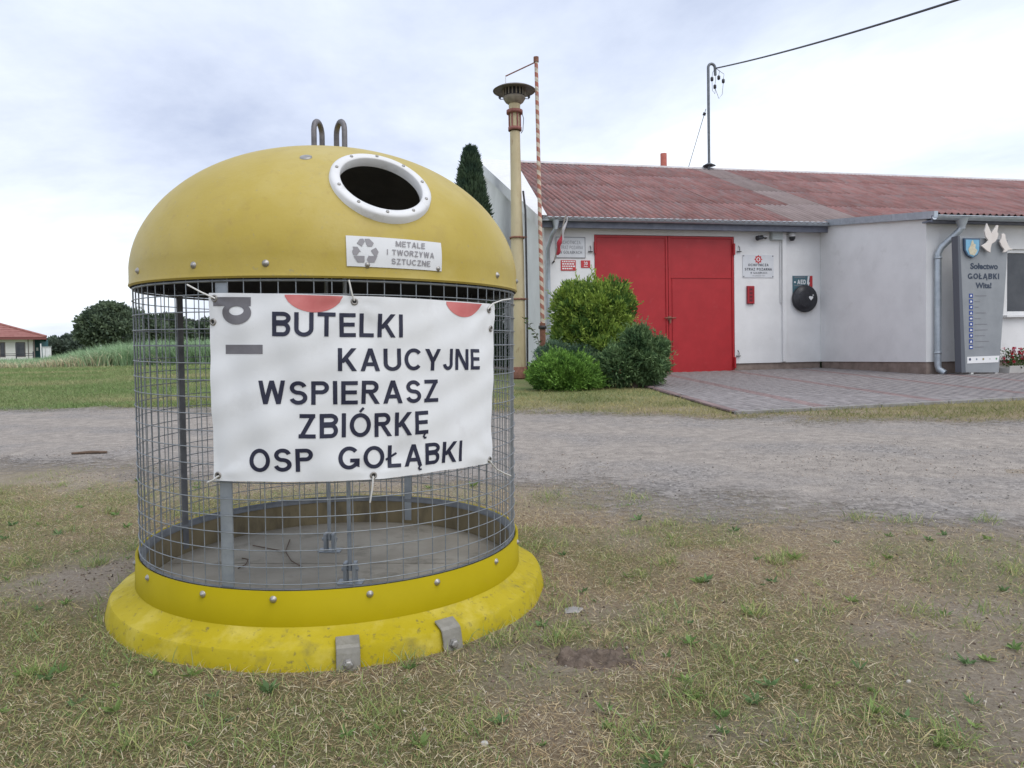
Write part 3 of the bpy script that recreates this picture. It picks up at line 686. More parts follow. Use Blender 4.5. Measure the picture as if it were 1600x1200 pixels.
for k in range(16):
    r_ = (.105 if k % 2 == 0 else .075) * 1.0; a_ = 2 * PI * k / 16; pts.append((ex + r_ * math.cos(a_), ez + r_ * math.sin(a_)))
em.add([(x_, y, z_) for x_, z_ in pts], [tuple(range(16))]); emo = em.build('emblem', sign_red, o)
em = MB(); em.add([(ex + .05 * math.cos(2 * PI * k / 14), y - .001, ez + .05 * math.sin(2 * PI * k / 14)) for k in range(14)], [tuple(range(14))]); em.build('emblem_disc', sign_white, o)
em = MB(); em.add([(ex + .028 * math.cos(2 * PI * k / 8), y - .002, ez + .036 * math.sin(2 * PI * k / 8)) for k in range(8)], [tuple(range(8))]); em.build('emblem_core', sign_red, o)
for (fx, fz) in ((.03, .05), (.97, .05), (.03, .95), (.97, .95)):
    m_ = MB(); m_.lathe([(.014, 0), (.010, .008), (.001, .011)], 8, M=Matrix.Translation((w * fx, y + .001, h * fz)) @ Matrix.Rotation(PI / 2, 4, 'X')); m_.build('screw', dark_m, o)
# red alarm board
a_ = bplane(1166, 447); c_ = bplane(1177.5, 475); w = c_[0] - a_[0]; h = a_[2] - c_[2]
o = wall_thing('alarm_panel', 'narrow red alarm panel under the station sign', 'panel', a_[0], c_[2])
p_ = MB(); p_.box((0, -.05, 0), (w, -.002, h)); p_.build('case', mat('dark_red_case', (.27, .012, .025), rough=.5), o, .006)
p_ = MB()
for bx in (((.02, -.058, .02), (.035, -.051, h - .02)), ((w - .035, -.058, .02), (w - .02, -.051, h - .02)), ((.036, -.058, h - .035), (w - .036, -.051, h - .02)), ((.036, -.058, .02), (w - .036, -.051, .035))): p_.box(*bx)
p_.build('case_rim', sign_red, o)
for k in range(4):
    p_ = MB(); p_.box((w * .3, -.055, h * (.16 + .2 * k)), (w * .68, -.051, h * (.24 + .2 * k))); p_.build('dark_slot', mat('slot', (.10, .01, .015), rough=.6), o)
# defibrillator sign and cabinet
o, w, h, y = plate('defibrillator_sign', 'teal and red AED sign behind the round black cabinet', 'sign', 1238, 431, 1269, 458.5, mat('teal_sign', (.065, .14, .17), rough=.5))
p_ = MB(); p_.prism([(w * .80, h * .0), (w, h * .0), (w, h), (w * .87, h), (w * .84, h * .5)], 1, y - .001, y); p_.build('red_field', sign_red, o)
p_ = MB(); p_.prism([(w * .76, h * .98), (w * .85, h * .98), (w * .80, h * .62), (w * .86, h * .62), (w * .73, h * .2), (w * .77, h * .52), (w * .71, h * .52)], 1, y - .004, y - .0015); p_.build('lightning_flash', sign_white, o)
flat_text('lettering', 'AED', w * .23, w * .66, h * .52, h * .78, y, sign_white, o, .03)
for zz in (.90, .42):
    p_ = MB(); p_.box((w * .08, y - .001, h * zz), (w * .64, y, h * (zz + .05))); p_.build('print_line', grey_ink, o)
p_ = MB(); p_.add([(w * (.11 + .045 * math.cos(2 * PI * k / 10)), y, h * (.64 + .05 * math.sin(2 * PI * k / 10))) for k in range(10)], [tuple(range(10))]); p_.build('heart_mark', sign_white, o)
c_ = bplane(1255, 467); rr = (bplane(1274, 467)[0] - c_[0])
o = wall_thing('defibrillator_cabinet', 'round black defibrillator cabinet with white heart on the wall', 'cabinet', c_[0], c_[2])
blk = mat('black_plastic', (.018, .018, .022), (.03, .03, .036), 12, .38)
RX90 = Matrix.Rotation(PI / 2, 4, 'X')
p_ = MB(); p_.lathe([(rr * .96, .012), (rr * .98, .05), (rr, .07), (rr * .99, .09), (rr * .90, .11), (rr * .86, .11), (rr * .82, .13), (rr * .5, .155), (rr * .2, .162), (.001, .163)], 40, M=RX90); p_.build('round_case', blk, o)
for k in range(3):
    a0 = 2.2 + k * .9
    pts = [(rr * .62 * math.cos(a0 + i * .07), -.150, rr * .62 * math.sin(a0 + i * .07)) for i in range(8)]
    p_ = MB(); p_.tube(pts, .012, 6); p_.build('raised_rib', blk, o)
hp = []
for k in range(24):
    a_ = 2 * PI * k / 24; hp.append((.055 * 16 * math.sin(a_) ** 3 / 16 + rr * .30, .058 * (13 * math.cos(a_) - 5 * math.cos(2 * a_) - 2 * math.cos(3 * a_) - math.cos(4 * a_)) / 16 + .01))
p_ = MB(); p_.prism(hp, 1, -.172, -.145); p_.build('heart_mark', sign_white, o)
p_ = MB(); p_.prism([(rr * .30 + .06 + .014 * math.cos(k * PI / 4), .075 + .014 * math.sin(k * PI / 4)) for k in range(8)], 1, -.168, -.13); p_.build('heart_dot', sign_white, o)
# cameras and box
o = wall_thing('junction_box', 'grey junction box beneath the eaves beside bullet camera', 'box', *bplane(1202, 376)[[0, 2]])
jw = bplane(1219, 376)[0] - bplane(1202, 376)[0]; jh = bplane(1202, 362)[2] - bplane(1202, 376)[2]
jm = mat('pale_grey_box', (.42, .45, .44), rough=.6)
p_ = MB(); p_.box((0, -.12, 0), (jw, -.002, jh)); p_.build('box_body', jm, o, .01); p_ = MB(); p_.box((.008, -.128, .008), (jw - .008, -.121, jh - .008)); p_.build('lid', jm, o, .003)
q = bplane(1190, 372)
o = wall_thing('bullet_camera', 'black bullet security camera pointing left beside junction box', 'camera', q[0], q[2])
p_ = MB(); p_.tube([(-.20, -.16, -.03), (-.06, -.13, .0)], .05, 12); p_.build('camera_body', blk, o)
p_ = MB(); p_.tube([(-.21, -.162, -.032), (-.17, -.154, -.022)], .058, 12); p_.build('lens_hood', blk, o)
p_ = MB(); p_.tube([(-.06, -.13, .0), (.06, -.07, -.02), (.12, -.003, .0)], .016, 8); p_.build('bracket', dark_m, o)
p_ = MB(); p_.box((-.02, -.12, .012), (.12, -.05, .032)); p_.build('sun_plate', white_m, o, .004)
q = bplane(1234, 371)
o = wall_thing('dome_camera', 'white and black dome camera hanging under the eaves', 'camera', q[0], q[2])
p_ = MB(); p_.lathe([(.075, .0), (.078, .05), (.06, .10), (.02, .115)], 18, cap1=True, M=Matrix.Translation((0, -.10, 0))); p_.build('housing', white_m, o)
p_ = MB(); p_.lathe([(.001, -.10), (.04, -.09), (.065, -.055), (.071, -.002)], 18, M=Matrix.Translation((0, -.10, 0))); p_.build('dark_dome', blk, o)
p_ = MB(); p_.box((-.02, -.06, .04), (.02, -.002, .09)); p_.build('wall_arm', white_m, o)
# furled flag
f0 = bplane(884, 336, -.55); f1 = bplane(866, 408, -.12)
o = empty('furled_flag', tuple(B2W(*f1)), ANG); tag(o, 'furled red and white flag hanging on a slanting stick by the faded plate', 'flag')
dv = Vector(tuple(f0 - f1))
p_ = MB(); p_.tube([(0, 0, 0), tuple(dv)], .016, 8); p_.build('stick', mat('pale_wood', (.45, .40, .36), rough=.7), o)
def furl(a_, c_, offs, r0, m):
    pts = []; rs = []
    for k in range(12):
        u_ = k / 11; pts.append(tuple(dv * (a_ + (c_ - a_) * u_) + Vector((offs + .02 * math.sin(9 * u_), -.03, -.02 - .02 * math.sin(5 * u_))))); rs.append(r0 * (.45 + .8 * math.sin(PI * min(1, u_ * .9 + .08))) * (1 + .25 * math.sin(13 * u_)))
    p_ = MB(); p_.tube(pts, rs, 7); return p_.build('cloth', m, o)
furl(.16, .62, .012, .036, mat('flag_red', (.42, .03, .05), (.52, .06, .08), 12, .85)); furl(.40, .95, .03, .022, mat('flag_white', (.62, .60, .62), rough=.85))
p_ = MB(); p_.tube([tuple(Vector((0, 0, 0))), (0, .118, -.02)], .02, 6); p_.build('wall_socket', dark_m, o)

# siren column
gp = ground_hit(812, 592)
o = empty('siren_column', (gp[0], gp[1], float(tz(gp[0], gp[1])))); tag(o, 'tall yellow steel siren column with mushroom horn beside the station gable', 'siren')
cream = mat('yellowed_steel_paint', (.47, .39, .23), (.56, .48, .30), 4, .65, spots=[((.26, .15, .08), 9, .60, .72, .8), ((.42, .36, .24), 3, .5, .7, .6)], stretch=(1, 1, .35))
def zpx(py, px=800): return float(onY(px, py, gp[1])[2] - tz(gp[0], gp[1]))
zt_ = zpx(131, 793); 
p_ = MB(); p_.lathe([(.148, 0), (.143, zpx(400)), (.12, zpx(330)), (.108, zpx(206))], 20); p_.build('column_shaft', cream, o)
p_ = MB(); p_.lathe([(.16, 0), (.162, .25), (.19, .26), (.19, .02)], 20); p_.build('foot', rust_m, o)
zc = zpx(203); zd = zpx(175)
rp = mat('dull_red_steel', (.22, .075, .06), (.30, .12, .10), 14, .7)
p_ = MB(); p_.lathe([(.12, zc - .02), (.145, zc - .02), (.145, zc + .05), (.12, zc + .05)], 20); p_.lathe([(.12, zd - .04), (.175, zd - .04), (.175, zd + .03), (.12, zd + .03)], 20); p_.build('red_collar', rp, o)
p_ = MB(); p_.lathe([(.105, zc), (.105, zd)], 20); p_.build('motor_neck', cream, o)
for k in range(6):
    a_ = k * PI / 3; p_ = MB(); p_.tube([(.118 * math.cos(a_), .118 * math.sin(a_), zc + .04), (.118 * math.cos(a_), .118 * math.sin(a_), zd - .03)], .018, 6); p_.build('neck_strut', rp, o)
p_ = MB(); p_.lathe([(.12, zd + .03), (.125, zpx(163)), (.135, zpx(161))], 20); p_.build('horn_stem', cream, o)
siren_m = mat('weathered_siren', (.22, .19, .15), (.32, .28, .22), 9, .7, .1)
p_ = MB(); p_.lathe([(.13, zpx(163)), (.19, zpx(160)), (.235, zpx(155)), (.24, zpx(152)), (.12, zpx(151))], 28); p_.build('horn_bowl', siren_m, o)
for k in range(18):
    a_ = 2 * PI * k / 18; p_ = MB(); p_.tube([(.235 * math.cos(a_), .235 * math.sin(a_), zpx(151)), (.235 * math.cos(a_), .235 * math.sin(a_), zpx(140))], .016, 5); p_.build('horn_vane', siren_m, o)
p_ = MB(); p_.lathe([(.2, zpx(151)), (.2, zpx(139))], 24); p_.build('rotor_drum', dark_m, o)
p_ = MB(); rt_ = .455; zk = zpx(142); p_.lathe([(.22, zk + .02), (.40, zk + .004), (rt_, zk - .012), (rt_ + .004, zk), (.40, zk + .035), (.25, zk + .075), (.10, zk + .10), (.001, zk + .105)], 36); p_.build('mushroom_cap', mat('grey_cap', (.12, .105, .09), (.20, .175, .15), 7, .7, .1), o)
p_ = MB(); p_.tube([(.17, -.09, .1), (.19, -.1, zpx(480)), (.19, -.1, zpx(330)), (.15, -.08, zpx(300))], .022, 6); p_.build('cable_pipe', dark_m, o)
for z_ in (zpx(372), zpx(468)):
    p_ = MB(); p_.lathe([(.153, z_ - .02), (.163, z_ - .02), (.163, z_ + .02), (.153, z_ + .02)], 20); p_.box((.155, -.115, z_ - .02), (.215, -.08, z_ + .02)); p_.build('pipe_strap', rust_m, o)
p_ = MB(); p_.tube([(.15, -.02, zd), (.19, -.02, zd - .15), (.17, -.02, zc - .02), (.13, -.02, zc - .08)], .008, 5); p_.build('wire_loop', dark_m, o)
for sx in (-1, 1):
    p_ = MB(); p_.tube([(.22 * sx, -.1, zpx(157)), (.30 * sx, -.12, zpx(158)), (.34 * sx, -.12, zpx(152))], .009, 5); p_.lathe([(.02, 0), (.03, .03), (.01, .06)], 8, M=Matrix.Translation((.31 * sx, -.12, zpx(157)))); p_.build('insulator', dark_m, o)

# flagpole with red and white spiral
fp = onY(849, 580, 15.9); fp[2] = float(tz(fp[0], fp[1]))
o = empty('flagpole', tuple(fp)); tag(o, 'thin pole wound with red and white spiral stripes in front of station', 'flagpole')
def stripe_mat():
    m = bpy.data.materials.new('red_white_spiral'); m.use_nodes = True; nt = m.node_tree; b_ = nt.nodes['Principled BSDF']; L = nt.links.new; b_.inputs['Roughness'].default_value = .6
    tcn = nt.nodes.new('ShaderNodeTexCoord'); s_ = nt.nodes.new('ShaderNodeSeparateXYZ'); L(tcn.outputs['Object'], s_.inputs[0])
    at2 = nt.nodes.new('ShaderNodeMath'); at2.operation = 'ARCTAN2'; L(s_.outputs[1], at2.inputs[0]); L(s_.outputs[0], at2.inputs[1])
    dv_ = nt.nodes.new('ShaderNodeMath'); dv_.operation = 'MULTIPLY'; L(at2.outputs[0], dv_.inputs[0]); dv_.inputs[1].default_value = 1 / (2 * PI)
    zz = nt.nodes.new('ShaderNodeMath'); zz.operation = 'MULTIPLY_ADD'; L(s_.outputs[2], zz.inputs[0]); zz.inputs[1].default_value = 5.2; L(dv_.outputs[0], zz.inputs[2])
    fr_ = nt.nodes.new('ShaderNodeMath'); fr_.operation = 'FRACT'; L(zz.outputs[0], fr_.inputs[0])
    gt = nt.nodes.new('ShaderNodeMath'); gt.operation = 'GREATER_THAN'; L(fr_.outputs[0], gt.inputs[0]); gt.inputs[1].default_value = .5
    n = nt.nodes.new('ShaderNodeTexNoise'); n.inputs['Scale'].default_value = 12; n.inputs['Detail'].default_value = 6; L(tcn.outputs['Object'], n.inputs['Vector'])
    x = nt.nodes.new('ShaderNodeMix'); x.data_type = 'RGBA'; L(gt.outputs[0], x.inputs[0]); x.inputs[6].default_value = (.58, .50, .40, 1); x.inputs[7].default_value = (.36, .12, .08, 1)
    q_ = nt.nodes.new('ShaderNodeMapRange'); L(n.outputs['Fac'], q_.inputs['Value']); q_.inputs['From Min'].default_value = .5; q_.inputs['From Max'].default_value = .75
    x2 = nt.nodes.new('ShaderNodeMix'); x2.data_type = 'RGBA'; L(q_.outputs[0], x2.inputs[0]); L(x.outputs[2], x2.inputs[6]); x2.inputs[7].default_value = (.30, .24, .18, 1)
    L(x2.outputs[2], b_.inputs['Base Color']); return m
def fz(py): return float(onY(843, py, fp[1])[2] - fp[2])
lean = .035
p_ = MB(); p_.tube([(0, 0, fz(505)), (-lean * .5, 0, fz(300)), (-lean, 0, fz(93))], [.045, .042, .038], 12); p_.build('striped_shaft', stripe_mat(), o)
p_ = MB(); p_.tube([(0, 0, 0), (0, 0, fz(505))], .062, 12); p_.build('rusty_foot', rust_m, o)
p_ = MB(); p_.lathe([(.06, fz(514)), (.085, fz(514)), (.085, fz(509)), (.06, fz(509))], 12); p_.build('clamp_ring', dark_m, o)
p_ = MB(); p_.tube([(-lean, 0, fz(97)), (-lean, 0, fz(89))], .055, 12); p_.build('pole_cap', rust_m, o)
e_ = onY(790, 119, fp[1]) - fp
p_ = MB(); p_.tube([(-lean, 0, fz(96.5)), tuple(e_)], .014, 6); p_.build('top_arm', rust_m, o)
p_ = MB(); p_.tube([tuple(e_), (e_[0], e_[1], e_[2] - .14)], .01, 6); p_.build('arm_tip', white_m, o)

# roof mast with cable
ms0 = bplane(1108, 262, tr_ - .15); mtop = bplane(1108, 100, tr_ - .15); mtop[0] = ms0[0]; 
o = empty('roof_mast', tuple(B2W(*ms0)), ANG); tag(o, 'grey steel service mast with hooked top standing on the roof ridge', 'mast')
steel = mat('galvanised_steel', (.12, .135, .15), (.18, .195, .21), 15, .55, .5)
H_ = mtop[2] - ms0[2]
hook = [(0, 0, -.15), (0, 0, H_ - .12)] + [(.12 - .12 * math.cos(a_), 0, H_ - .12 + .13 * math.sin(a_)) for a_ in np.linspace(.3, PI, 8)] + [(.25, 0, H_ - .35)]
p_ = MB(); p_.tube(hook, .045, 10); p_.build('hooked_tube', steel, o)
p_ = MB(); p_.box((-.35, -.22, -.14), (.35, .1, -.10)); o2 = p_.build('base_flashing', zinc, o); o2.rotation_euler = (math.atan(RS), 0, 0)
p_ = MB(); p_.lathe([(.05, .12), (.22, .06), (.05, .15)], 10); p_.build('rain_collar', steel, o)
blackp = mat('black_insulator', (.03, .03, .035), rough=.5)
for (x_, z_) in ((.12, -.48), (.22, -.72), (.36, -.42), (.52, -.52)):
    p_ = MB(); p_.lathe([(.015, -.08), (.05, -.05), (.05, .04), (.015, .07)], 8, M=Matrix.Translation((x_, -.02, H_ + z_))); p_.build('cable_clamp', blackp, o)
    p_ = MB(); p_.tube([(.26, 0, H_ - .12), (x_ + .03, -.02, H_ + z_ + .22), (x_, -.02, H_ + z_ + .05)], .007, 5); p_.build('loose_lead', blackp, o)
p_ = MB(); p_.tube([(.12, -.02, H_ - .55), (.13, -.02, H_ - .85), (.22, -.02, H_ - .95), (.24, -.02, H_ - .78)], .007, 5); p_.tube([(.24, -.02, H_ - .8), (.36, -.02, H_ - 1.1), (.48, -.02, H_ - .95), (.52, -.02, H_ - .58)], .007, 5); p_.build('loose_lead', blackp, o)
cs = B2W(ms0[0] + .27, tr_ - .15, mtop[2] - .12)
ce = onY(1495, 0, 13.0)
dirv = ce - cs; pts = []
for k in range(41):
    u_ = k / 40 * 1.6; p3 = cs + dirv * u_; p3[2] -= .30 * u_ * (1 - u_); pts.append(tuple(p3))
# the sag is taken out at the frame edge so that the line keeps its slope
p_ = MB(); p_.tube(pts, .022, 6); o = p_.build('overhead_cable', blackp); tag(o, 'dark overhead cable running from the roof mast to upper right', 'cable')
g0 = B2W(*bplane(1103, 170, tr_ - .15)); g1 = B2W(*bplane(1075, 264, tr_ + .6)); 
p_ = MB(); p_.tube([tuple(g0), tuple(g1)], .011, 5); o = p_.build('guy_wire', steel); tag(o, 'thin guy wire slanting from the roof mast down to the ridge', 'wire')
gd = Vector(tuple(g1 - g0)); p_ = MB(); p_.tube([tuple(Vector(tuple(g0)) + gd * .06), tuple(Vector(tuple(g0)) + gd * .11)], .05, 8); p_.build('insulator', blackp, o)

# ------------------------------------------------------------------ paved apron
RD = np.array([-.06, 1.]); RD /= np.linalg.norm(RD); RC = np.array([RD[1], -RD[0]])
NL = np.array([2.60, 8.78]); NE = np.array([math.cos(ANG + .03), math.sin(ANG + .03)])
def apron_ok(x, y, mg=0.):
    P = np.array([x, y]); n_ = np.array([-NE[1], NE[0]])
    if (P - NL) @ n_ < mg: return False
    if (P - NL) @ RC < mg: return False
    q_ = np.array([x, y, 0]) - BA; s_ = q_ @ BU; t_ = q_ @ BV
    if t_ > -.02 - mg: return False
    if s_ > SW - .02 - mg and t_ > TW - .01 - mg: return False
    return x < 13.5
paver_grey = mat('grey_paver', (.185, .166, .164), (.26, .236, .23), 9, .9, bump=.2, bscale=60, rand=.16)
paver_red = mat('red_paver', (.19, .132, .126), (.25, .178, .17), 9, .9, bump=.2, bscale=60, rand=.14)
sand_m = mat('joint_sand', (.095, .085, .078), (.14, .125, .112), 14, .95)
# bed
def poly_sheet(name, pts, dz, m, kind):
    b_ = MB(); 
    bm = bmesh.new(); vs_ = [bm.verts.new((p[0], p[1], 0)) for p in pts]; bm.faces.new(vs_)
    for k in np.arange(8.5, 20, .5): bmesh.ops.bisect_plane(bm, geom=bm.verts[:] + bm.edges[:] + bm.faces[:], plane_co=(0, k, 0), plane_no=(0, 1, 0))
    for v_ in bm.verts: v_.co.z = float(tz(v_.co.x, v_.co.y)) + dz
    me_ = bpy.data.meshes.new(name); bm.to_mesh(me_); bm.free(); return tag(link(name, me_, m), kind=kind)
f_l = NL + RD * ((16.4 - NL[1]) / RD[1]); far_r = NL + NE * 11.0
apron = poly_sheet('pavement', [tuple(NL), tuple(far_r), tuple(far_r + RD * 6), tuple(B2W(SW + .1, TW + .1)[:2]), tuple(B2W(SW + .1, .1)[:2]), tuple(B2W(-3.3, .1)[:2]), tuple(f_l)], .022, sand_m, 'structure')
bl, bw = .198, .098
bricks = []
rows = int(12.5 / .1)
STR = [3.62, 5.26, 7.0, 8.6]         # red double courses, world x at y = 12
for i in range(rows):
    c0 = i * .1 + .05
    xm = NL[0] + RC[0] * c0 + RD[0] * (12 - NL[1])
    red = any(abs(xm - s_) < .105 for s_ in STR) or i < 1
    for j in range(-30, 50):
        l0 = j * .2 + (.1 if i % 2 else 0)
        P = NL + RC * c0 + RD * l0
        if apron_ok(P[0], P[1], .05): bricks.append((P[0], P[1], red))
bricks.sort(key=lambda q: math.hypot(q[0], q[1]))
def brick_mesh(m):
    b_ = MB(); b_.box((-bw / 2, -bl / 2, -.03), (bw / 2, bl / 2, .0)); me_ = b_.mesh('paver', .006); me_.materials.append(m); return me_
bmg, bmr = brick_mesh(paver_grey), brick_mesh(paver_red)
ra = math.atan2(RD[1], RD[0]) - PI / 2
for (x_, y_, red) in bricks[:300]:
    o = bpy.data.objects.new('paver', bmr if red else bmg); col.objects.link(o); o.parent = apron
    sl = float(tz(x_, y_ + .1) - tz(x_, y_ - .1)) / .2
    o.location = (x_, y_, float(tz(x_, y_)) + .036 + random.uniform(-.002, .002)); o.rotation_euler = (math.atan(sl), 0, ra)
for red, m_ in ((False, paver_grey), (True, paver_red)):
    Q = np.array([(q[0], q[1]) for q in bricks[300:] if q[2] == red])
    if not len(Q): continue
    offs = [(-bw / 2, -bl / 2), (bw / 2, -bl / 2), (bw / 2, bl / 2), (-bw / 2, bl / 2)]
    vv = []; jit = rng.uniform(-.002, .002, len(Q))
    for zz in (.008, .036):
        for (ax_, ay_) in offs:
            p2 = Q + RC * ax_ + RD * ay_; vv.append(np.column_stack([p2, tz(p2[:, 0], p2[:, 1]) + zz + jit]))
    V = np.stack(vv, 1).reshape(-1, 3); o8 = np.arange(len(Q))[:, None] * 8
    F = np.array([[4, 5, 6, 7], [0, 1, 5, 4], [1, 2, 6, 5], [2, 3, 7, 6], [3, 0, 4, 7]])
    idx = (o8[:, None, :] + F[None]).reshape(-1)
    o = link('far_pavers', npmesh('far_pavers', V, np.full(len(Q) * 5, 4), idx), m_, apron); o['kind'] = 'stuff'
kerb_m = mat('concrete_edging', (.20, .19, .18), (.28, .268, .255), 8, .9, bump=.2)
def kerb(p0, d_, L_, side):
    k0 = 0
    while k0 < L_:
        a_ = p0 + d_ * k0; c_ = p0 + d_ * min(k0 + .99, L_); n_ = side * .06
        vs_ = []
        for zz in (-.05, .042):
            for p2 in (a_, c_, c_ + n_, a_ + n_): vs_.append((p2[0], p2[1], float(tz(p2[0], p2[1])) + zz))
        b_ = MB(); b_.add(vs_, [(0, 3, 2, 1), (4, 5, 6, 7), (0, 1, 5, 4), (1, 2, 6, 5), (2, 3, 7, 6), (3, 0, 4, 7)]); b_.build('kerb_stone', kerb_m, apron, .006); k0 += 1.0
kerb(NL + np.array([0, 0]), NE, 11, -np.array([-NE[1], NE[0]])); 

# ------------------------------------------------------------------ village sign (totem)
sp0 = ground_hit(1518, 588); sp1 = ground_hit(1556, 587)
dd = (sp1 - sp0); sa = math.atan2(dd[1], dd[0]); sa = ANG + .02
SY = sp0[1]
o = empty('village_sign', (sp0[0], sp0[1], float(tz(sp0[0], sp0[1]))), sa); tag(o, 'tall grey welcome sign with two cut-out doves and coat of arms', 'sign')
sU = np.array([math.cos(sa), math.sin(sa), 0]); sV = np.array([-math.sin(sa), math.cos(sa), 0]); SO = np.array([sp0[0], sp0[1], float(tz(sp0[0], sp0[1]))])
def spx(px, py, t=0.):
    d = ray(px, py); P = CO + d * (((SO + sV * t - CO) @ sV) / (d @ sV)); return ((P - SO) @ sU, P[2] - SO[2])
tot_m = mat('grey_sign_board', (.235, .25, .265), (.28, .295, .31), 3, .45)
poly = [spx(*q) for q in ((1498, 369), (1575, 375), (1572, 430), (1561, 582), (1505, 582))]
p_ = MB(); p_.prism(poly, 1, 0, .05); p_.build('board', tot_m, o, .004)
side = [spx(*q) for q in ((1494.5, 369), (1497.7, 369), (1507, 582), (1500.5, 582))]
p_ = MB(); p_.prism(side, 1, -.03, .12); p_.build('side_fin', mat('dark_sign_edge', (.10, .11, .13), rough=.5), o)
for px in (1519, 1557):
    a_ = spx(px, 582); p_ = MB(); p_.box((a_[0] - .03, .0, -.05), (a_[0] + .03, .05, a_[1] - .002)); p_.build('foot_post', mat('pale_post', (.55, .55, .53), rough=.6), o)
    p_ = MB(); p_.lathe([(.20, -.02), (.18, .025), (.02, .035)], 12, M=Matrix.Translation((a_[0], .02, 0))); p_.build('foot_mound', mat('dark_earth', (.07, .055, .045), (.12, .09, .07), 25, .95, bump=.6), o)
def sign_text(s, q0, q1, ytop0, ytop1, m, off=.02):
    """q0,q1: left/right pixel x; ytop/bottom pixel rows"""
    a_ = spx(q0, ytop1); c_ = spx(q1, ytop1); tp = spx(q0, ytop0)
    return flat_text('lettering', s, a_[0], c_[0], a_[1], tp[1], -.003, m, o, off)
navy = mat('navy_ink', (.03, .045, .075), rough=.5)
sign_text('Sołectwo', 1516, 1559, 411, 420.5, navy, .04); sign_text('GOŁĄBKI', 1512, 1561, 427, 436, navy, .04); sign_text('Wita!', 1524, 1549, 441.5, 450.5, navy, .04)
bluei = mat('pictogram_blue', (.022, .06, .26), rough=.5)
lens_ = [18, 8, 6, 17, 9, 19, 20, 16, 22, 14]
for k in range(10):
    py = 462 + k * 8.9
    a_ = spx(1514, py + 3.4); c_ = spx(1520, py - 3.2)
    p_ = MB(); p_.prism([(a_[0], a_[1]), (c_[0], a_[1]), (c_[0], c_[1]), (a_[0], c_[1])], 1, -.004, -.001); po = p_.build('pictogram', bluei, o)
    w_ = c_[0] - a_[0]; h_ = c_[1] - a_[1]; p_ = MB()
    mk = [[(.3, .3), (.7, .3), (.7, .7), (.3, .7)], [(.2, .25), (.75, .3), (.8, .5), (.4, .8)], [(.25, .4), (.6, .25), (.8, .6), (.45, .75)], [(.2, .2), (.8, .2), (.5, .8)], [(.2, .3), (.8, .3), (.8, .65), (.2, .65)]][k % 5]
    p_.prism([(a_[0] + w_ * u_, a_[1] + h_ * v_) for u_, v_ in mk], 1, -.006, -.0045); p_.build('white_mark', sign_white, po)
    a_ = spx(1523, py + .9); c_ = spx(1523 + lens_[k], py - .6)
    p_ = MB(); xx = a_[0]
    while xx < c_[0]:
        l_ = random.uniform(.012, .03); p_.prism([(xx, a_[1]), (min(xx + l_, c_[0]), a_[1]), (min(xx + l_, c_[0]), c_[1]), (xx, c_[1])], 1, -.003, -.0008); xx += l_ + .006
    p_.build('small_print', grey_ink, o)
a_ = spx(1511, 568); c_ = spx(1561.5, 556.5)
p_ = MB(); p_.prism([(a_[0], a_[1]), (c_[0] - .03, a_[1] + .01), (c_[0], c_[1] + .01), (a_[0], c_[1])], 1, -.006, -.001); fp_ = p_.build('footer_panel', sign_white, o)
for k in range(5):
    x_ = a_[0] + (c_[0] - a_[0]) * (.08 + .205 * k); z_ = a_[1] + (c_[1] - a_[1]) * .62; r_ = (.028, .02, .024, .016, .022)[k]
    p_ = MB(); p_.add([(x_ + r_ * math.cos(i * PI / 3), -.008, z_ + r_ * math.sin(i * PI / 3)) for i in range(6)], [tuple(range(6))]); p_.build('logo_mark', mat('logo_%d' % k, [(.05, .06, .12), (.2, .25, .3), (.3, .25, .12), (.5, .5, .5), (.15, .35, .2)][k], rough=.5), fp_)
sh = [spx(*q) for q in ((1504, 372.5), (1528.5, 373), (1528, 391), (1524.5, 399), (1517, 403.5), (1509, 399.5), (1504.5, 391))]
p_ = MB(); p_.prism(sh, 1, -.045, -.001); so = p_.build('coat_of_arms', mat('arms_rim', (.06, .10, .16), rough=.5), o)
cxy = np.mean(np.array(sh), 0); sh2 = [tuple(cxy + (np.array(q) - cxy) * .86) for q in sh]
p_ = MB(); p_.prism(sh2, 1, -.05, -.0455); p_.build('arms_field', mat('arms_blue', (.12, .34, .52), (.2, .42, .58), 8, .5), so)
q5 = [spx(*q) for q in ((1512, 398), (1509.5, 390), (1513, 384), (1514.5, 378), (1516.5, 375.5), (1518, 381), (1521, 383), (1520, 388), (1523.5, 392), (1519, 400))]
p_ = MB(); p_.prism(q5, 1, -.055, -.0505); p_.build('arms_figure', mat('arms_cream', (.60, .56, .42), (.48, .42, .30), 25, .6), so)
dove_m = mat('white_dove_board', (.66, .60, .56), (.72, .67, .62), 5, .55)
def dove(pts, nm):
    pl = [spx(*q, t=-.05) for q in pts]; q_ = MB(); q_.prism(pl, 1, -.075, -.045); d_ = q_.build('dove_cutout', dove_m, o, .002)
    c_ = np.mean(np.array(pl), 0); q_ = MB(); q_.tube([(c_[0], -.0445, c_[1]), (c_[0], .03, c_[1] - .01)], .012, 6); q_.build('spacer', steel, d_)
    return d_
s6 = lambda pts: [(1250 + x_ / 3.75, 300 + y_ / 3.75) for x_, y_ in pts]
d1 = dove(s6([(1090, 184), (1104, 215), (1116, 245), (1124, 232), (1150, 194), (1157, 200), (1150, 235), (1158, 245), (1152, 268), (1140, 290), (1118, 305), (1112, 330), (1110, 356), (1090, 345), (1058, 316), (1085, 300), (1098, 284), (1082, 262), (1076, 230)]), 'a')
d1['label'] = 'dove with raised wings'
d2 = dove(s6([(1176, 250), (1188, 243), (1197, 252), (1200, 275), (1212, 305), (1222, 326), (1242, 338), (1215, 340), (1200, 352), (1185, 355), (1192, 338), (1176, 318), (1165, 292), (1174, 272)]), 'b')
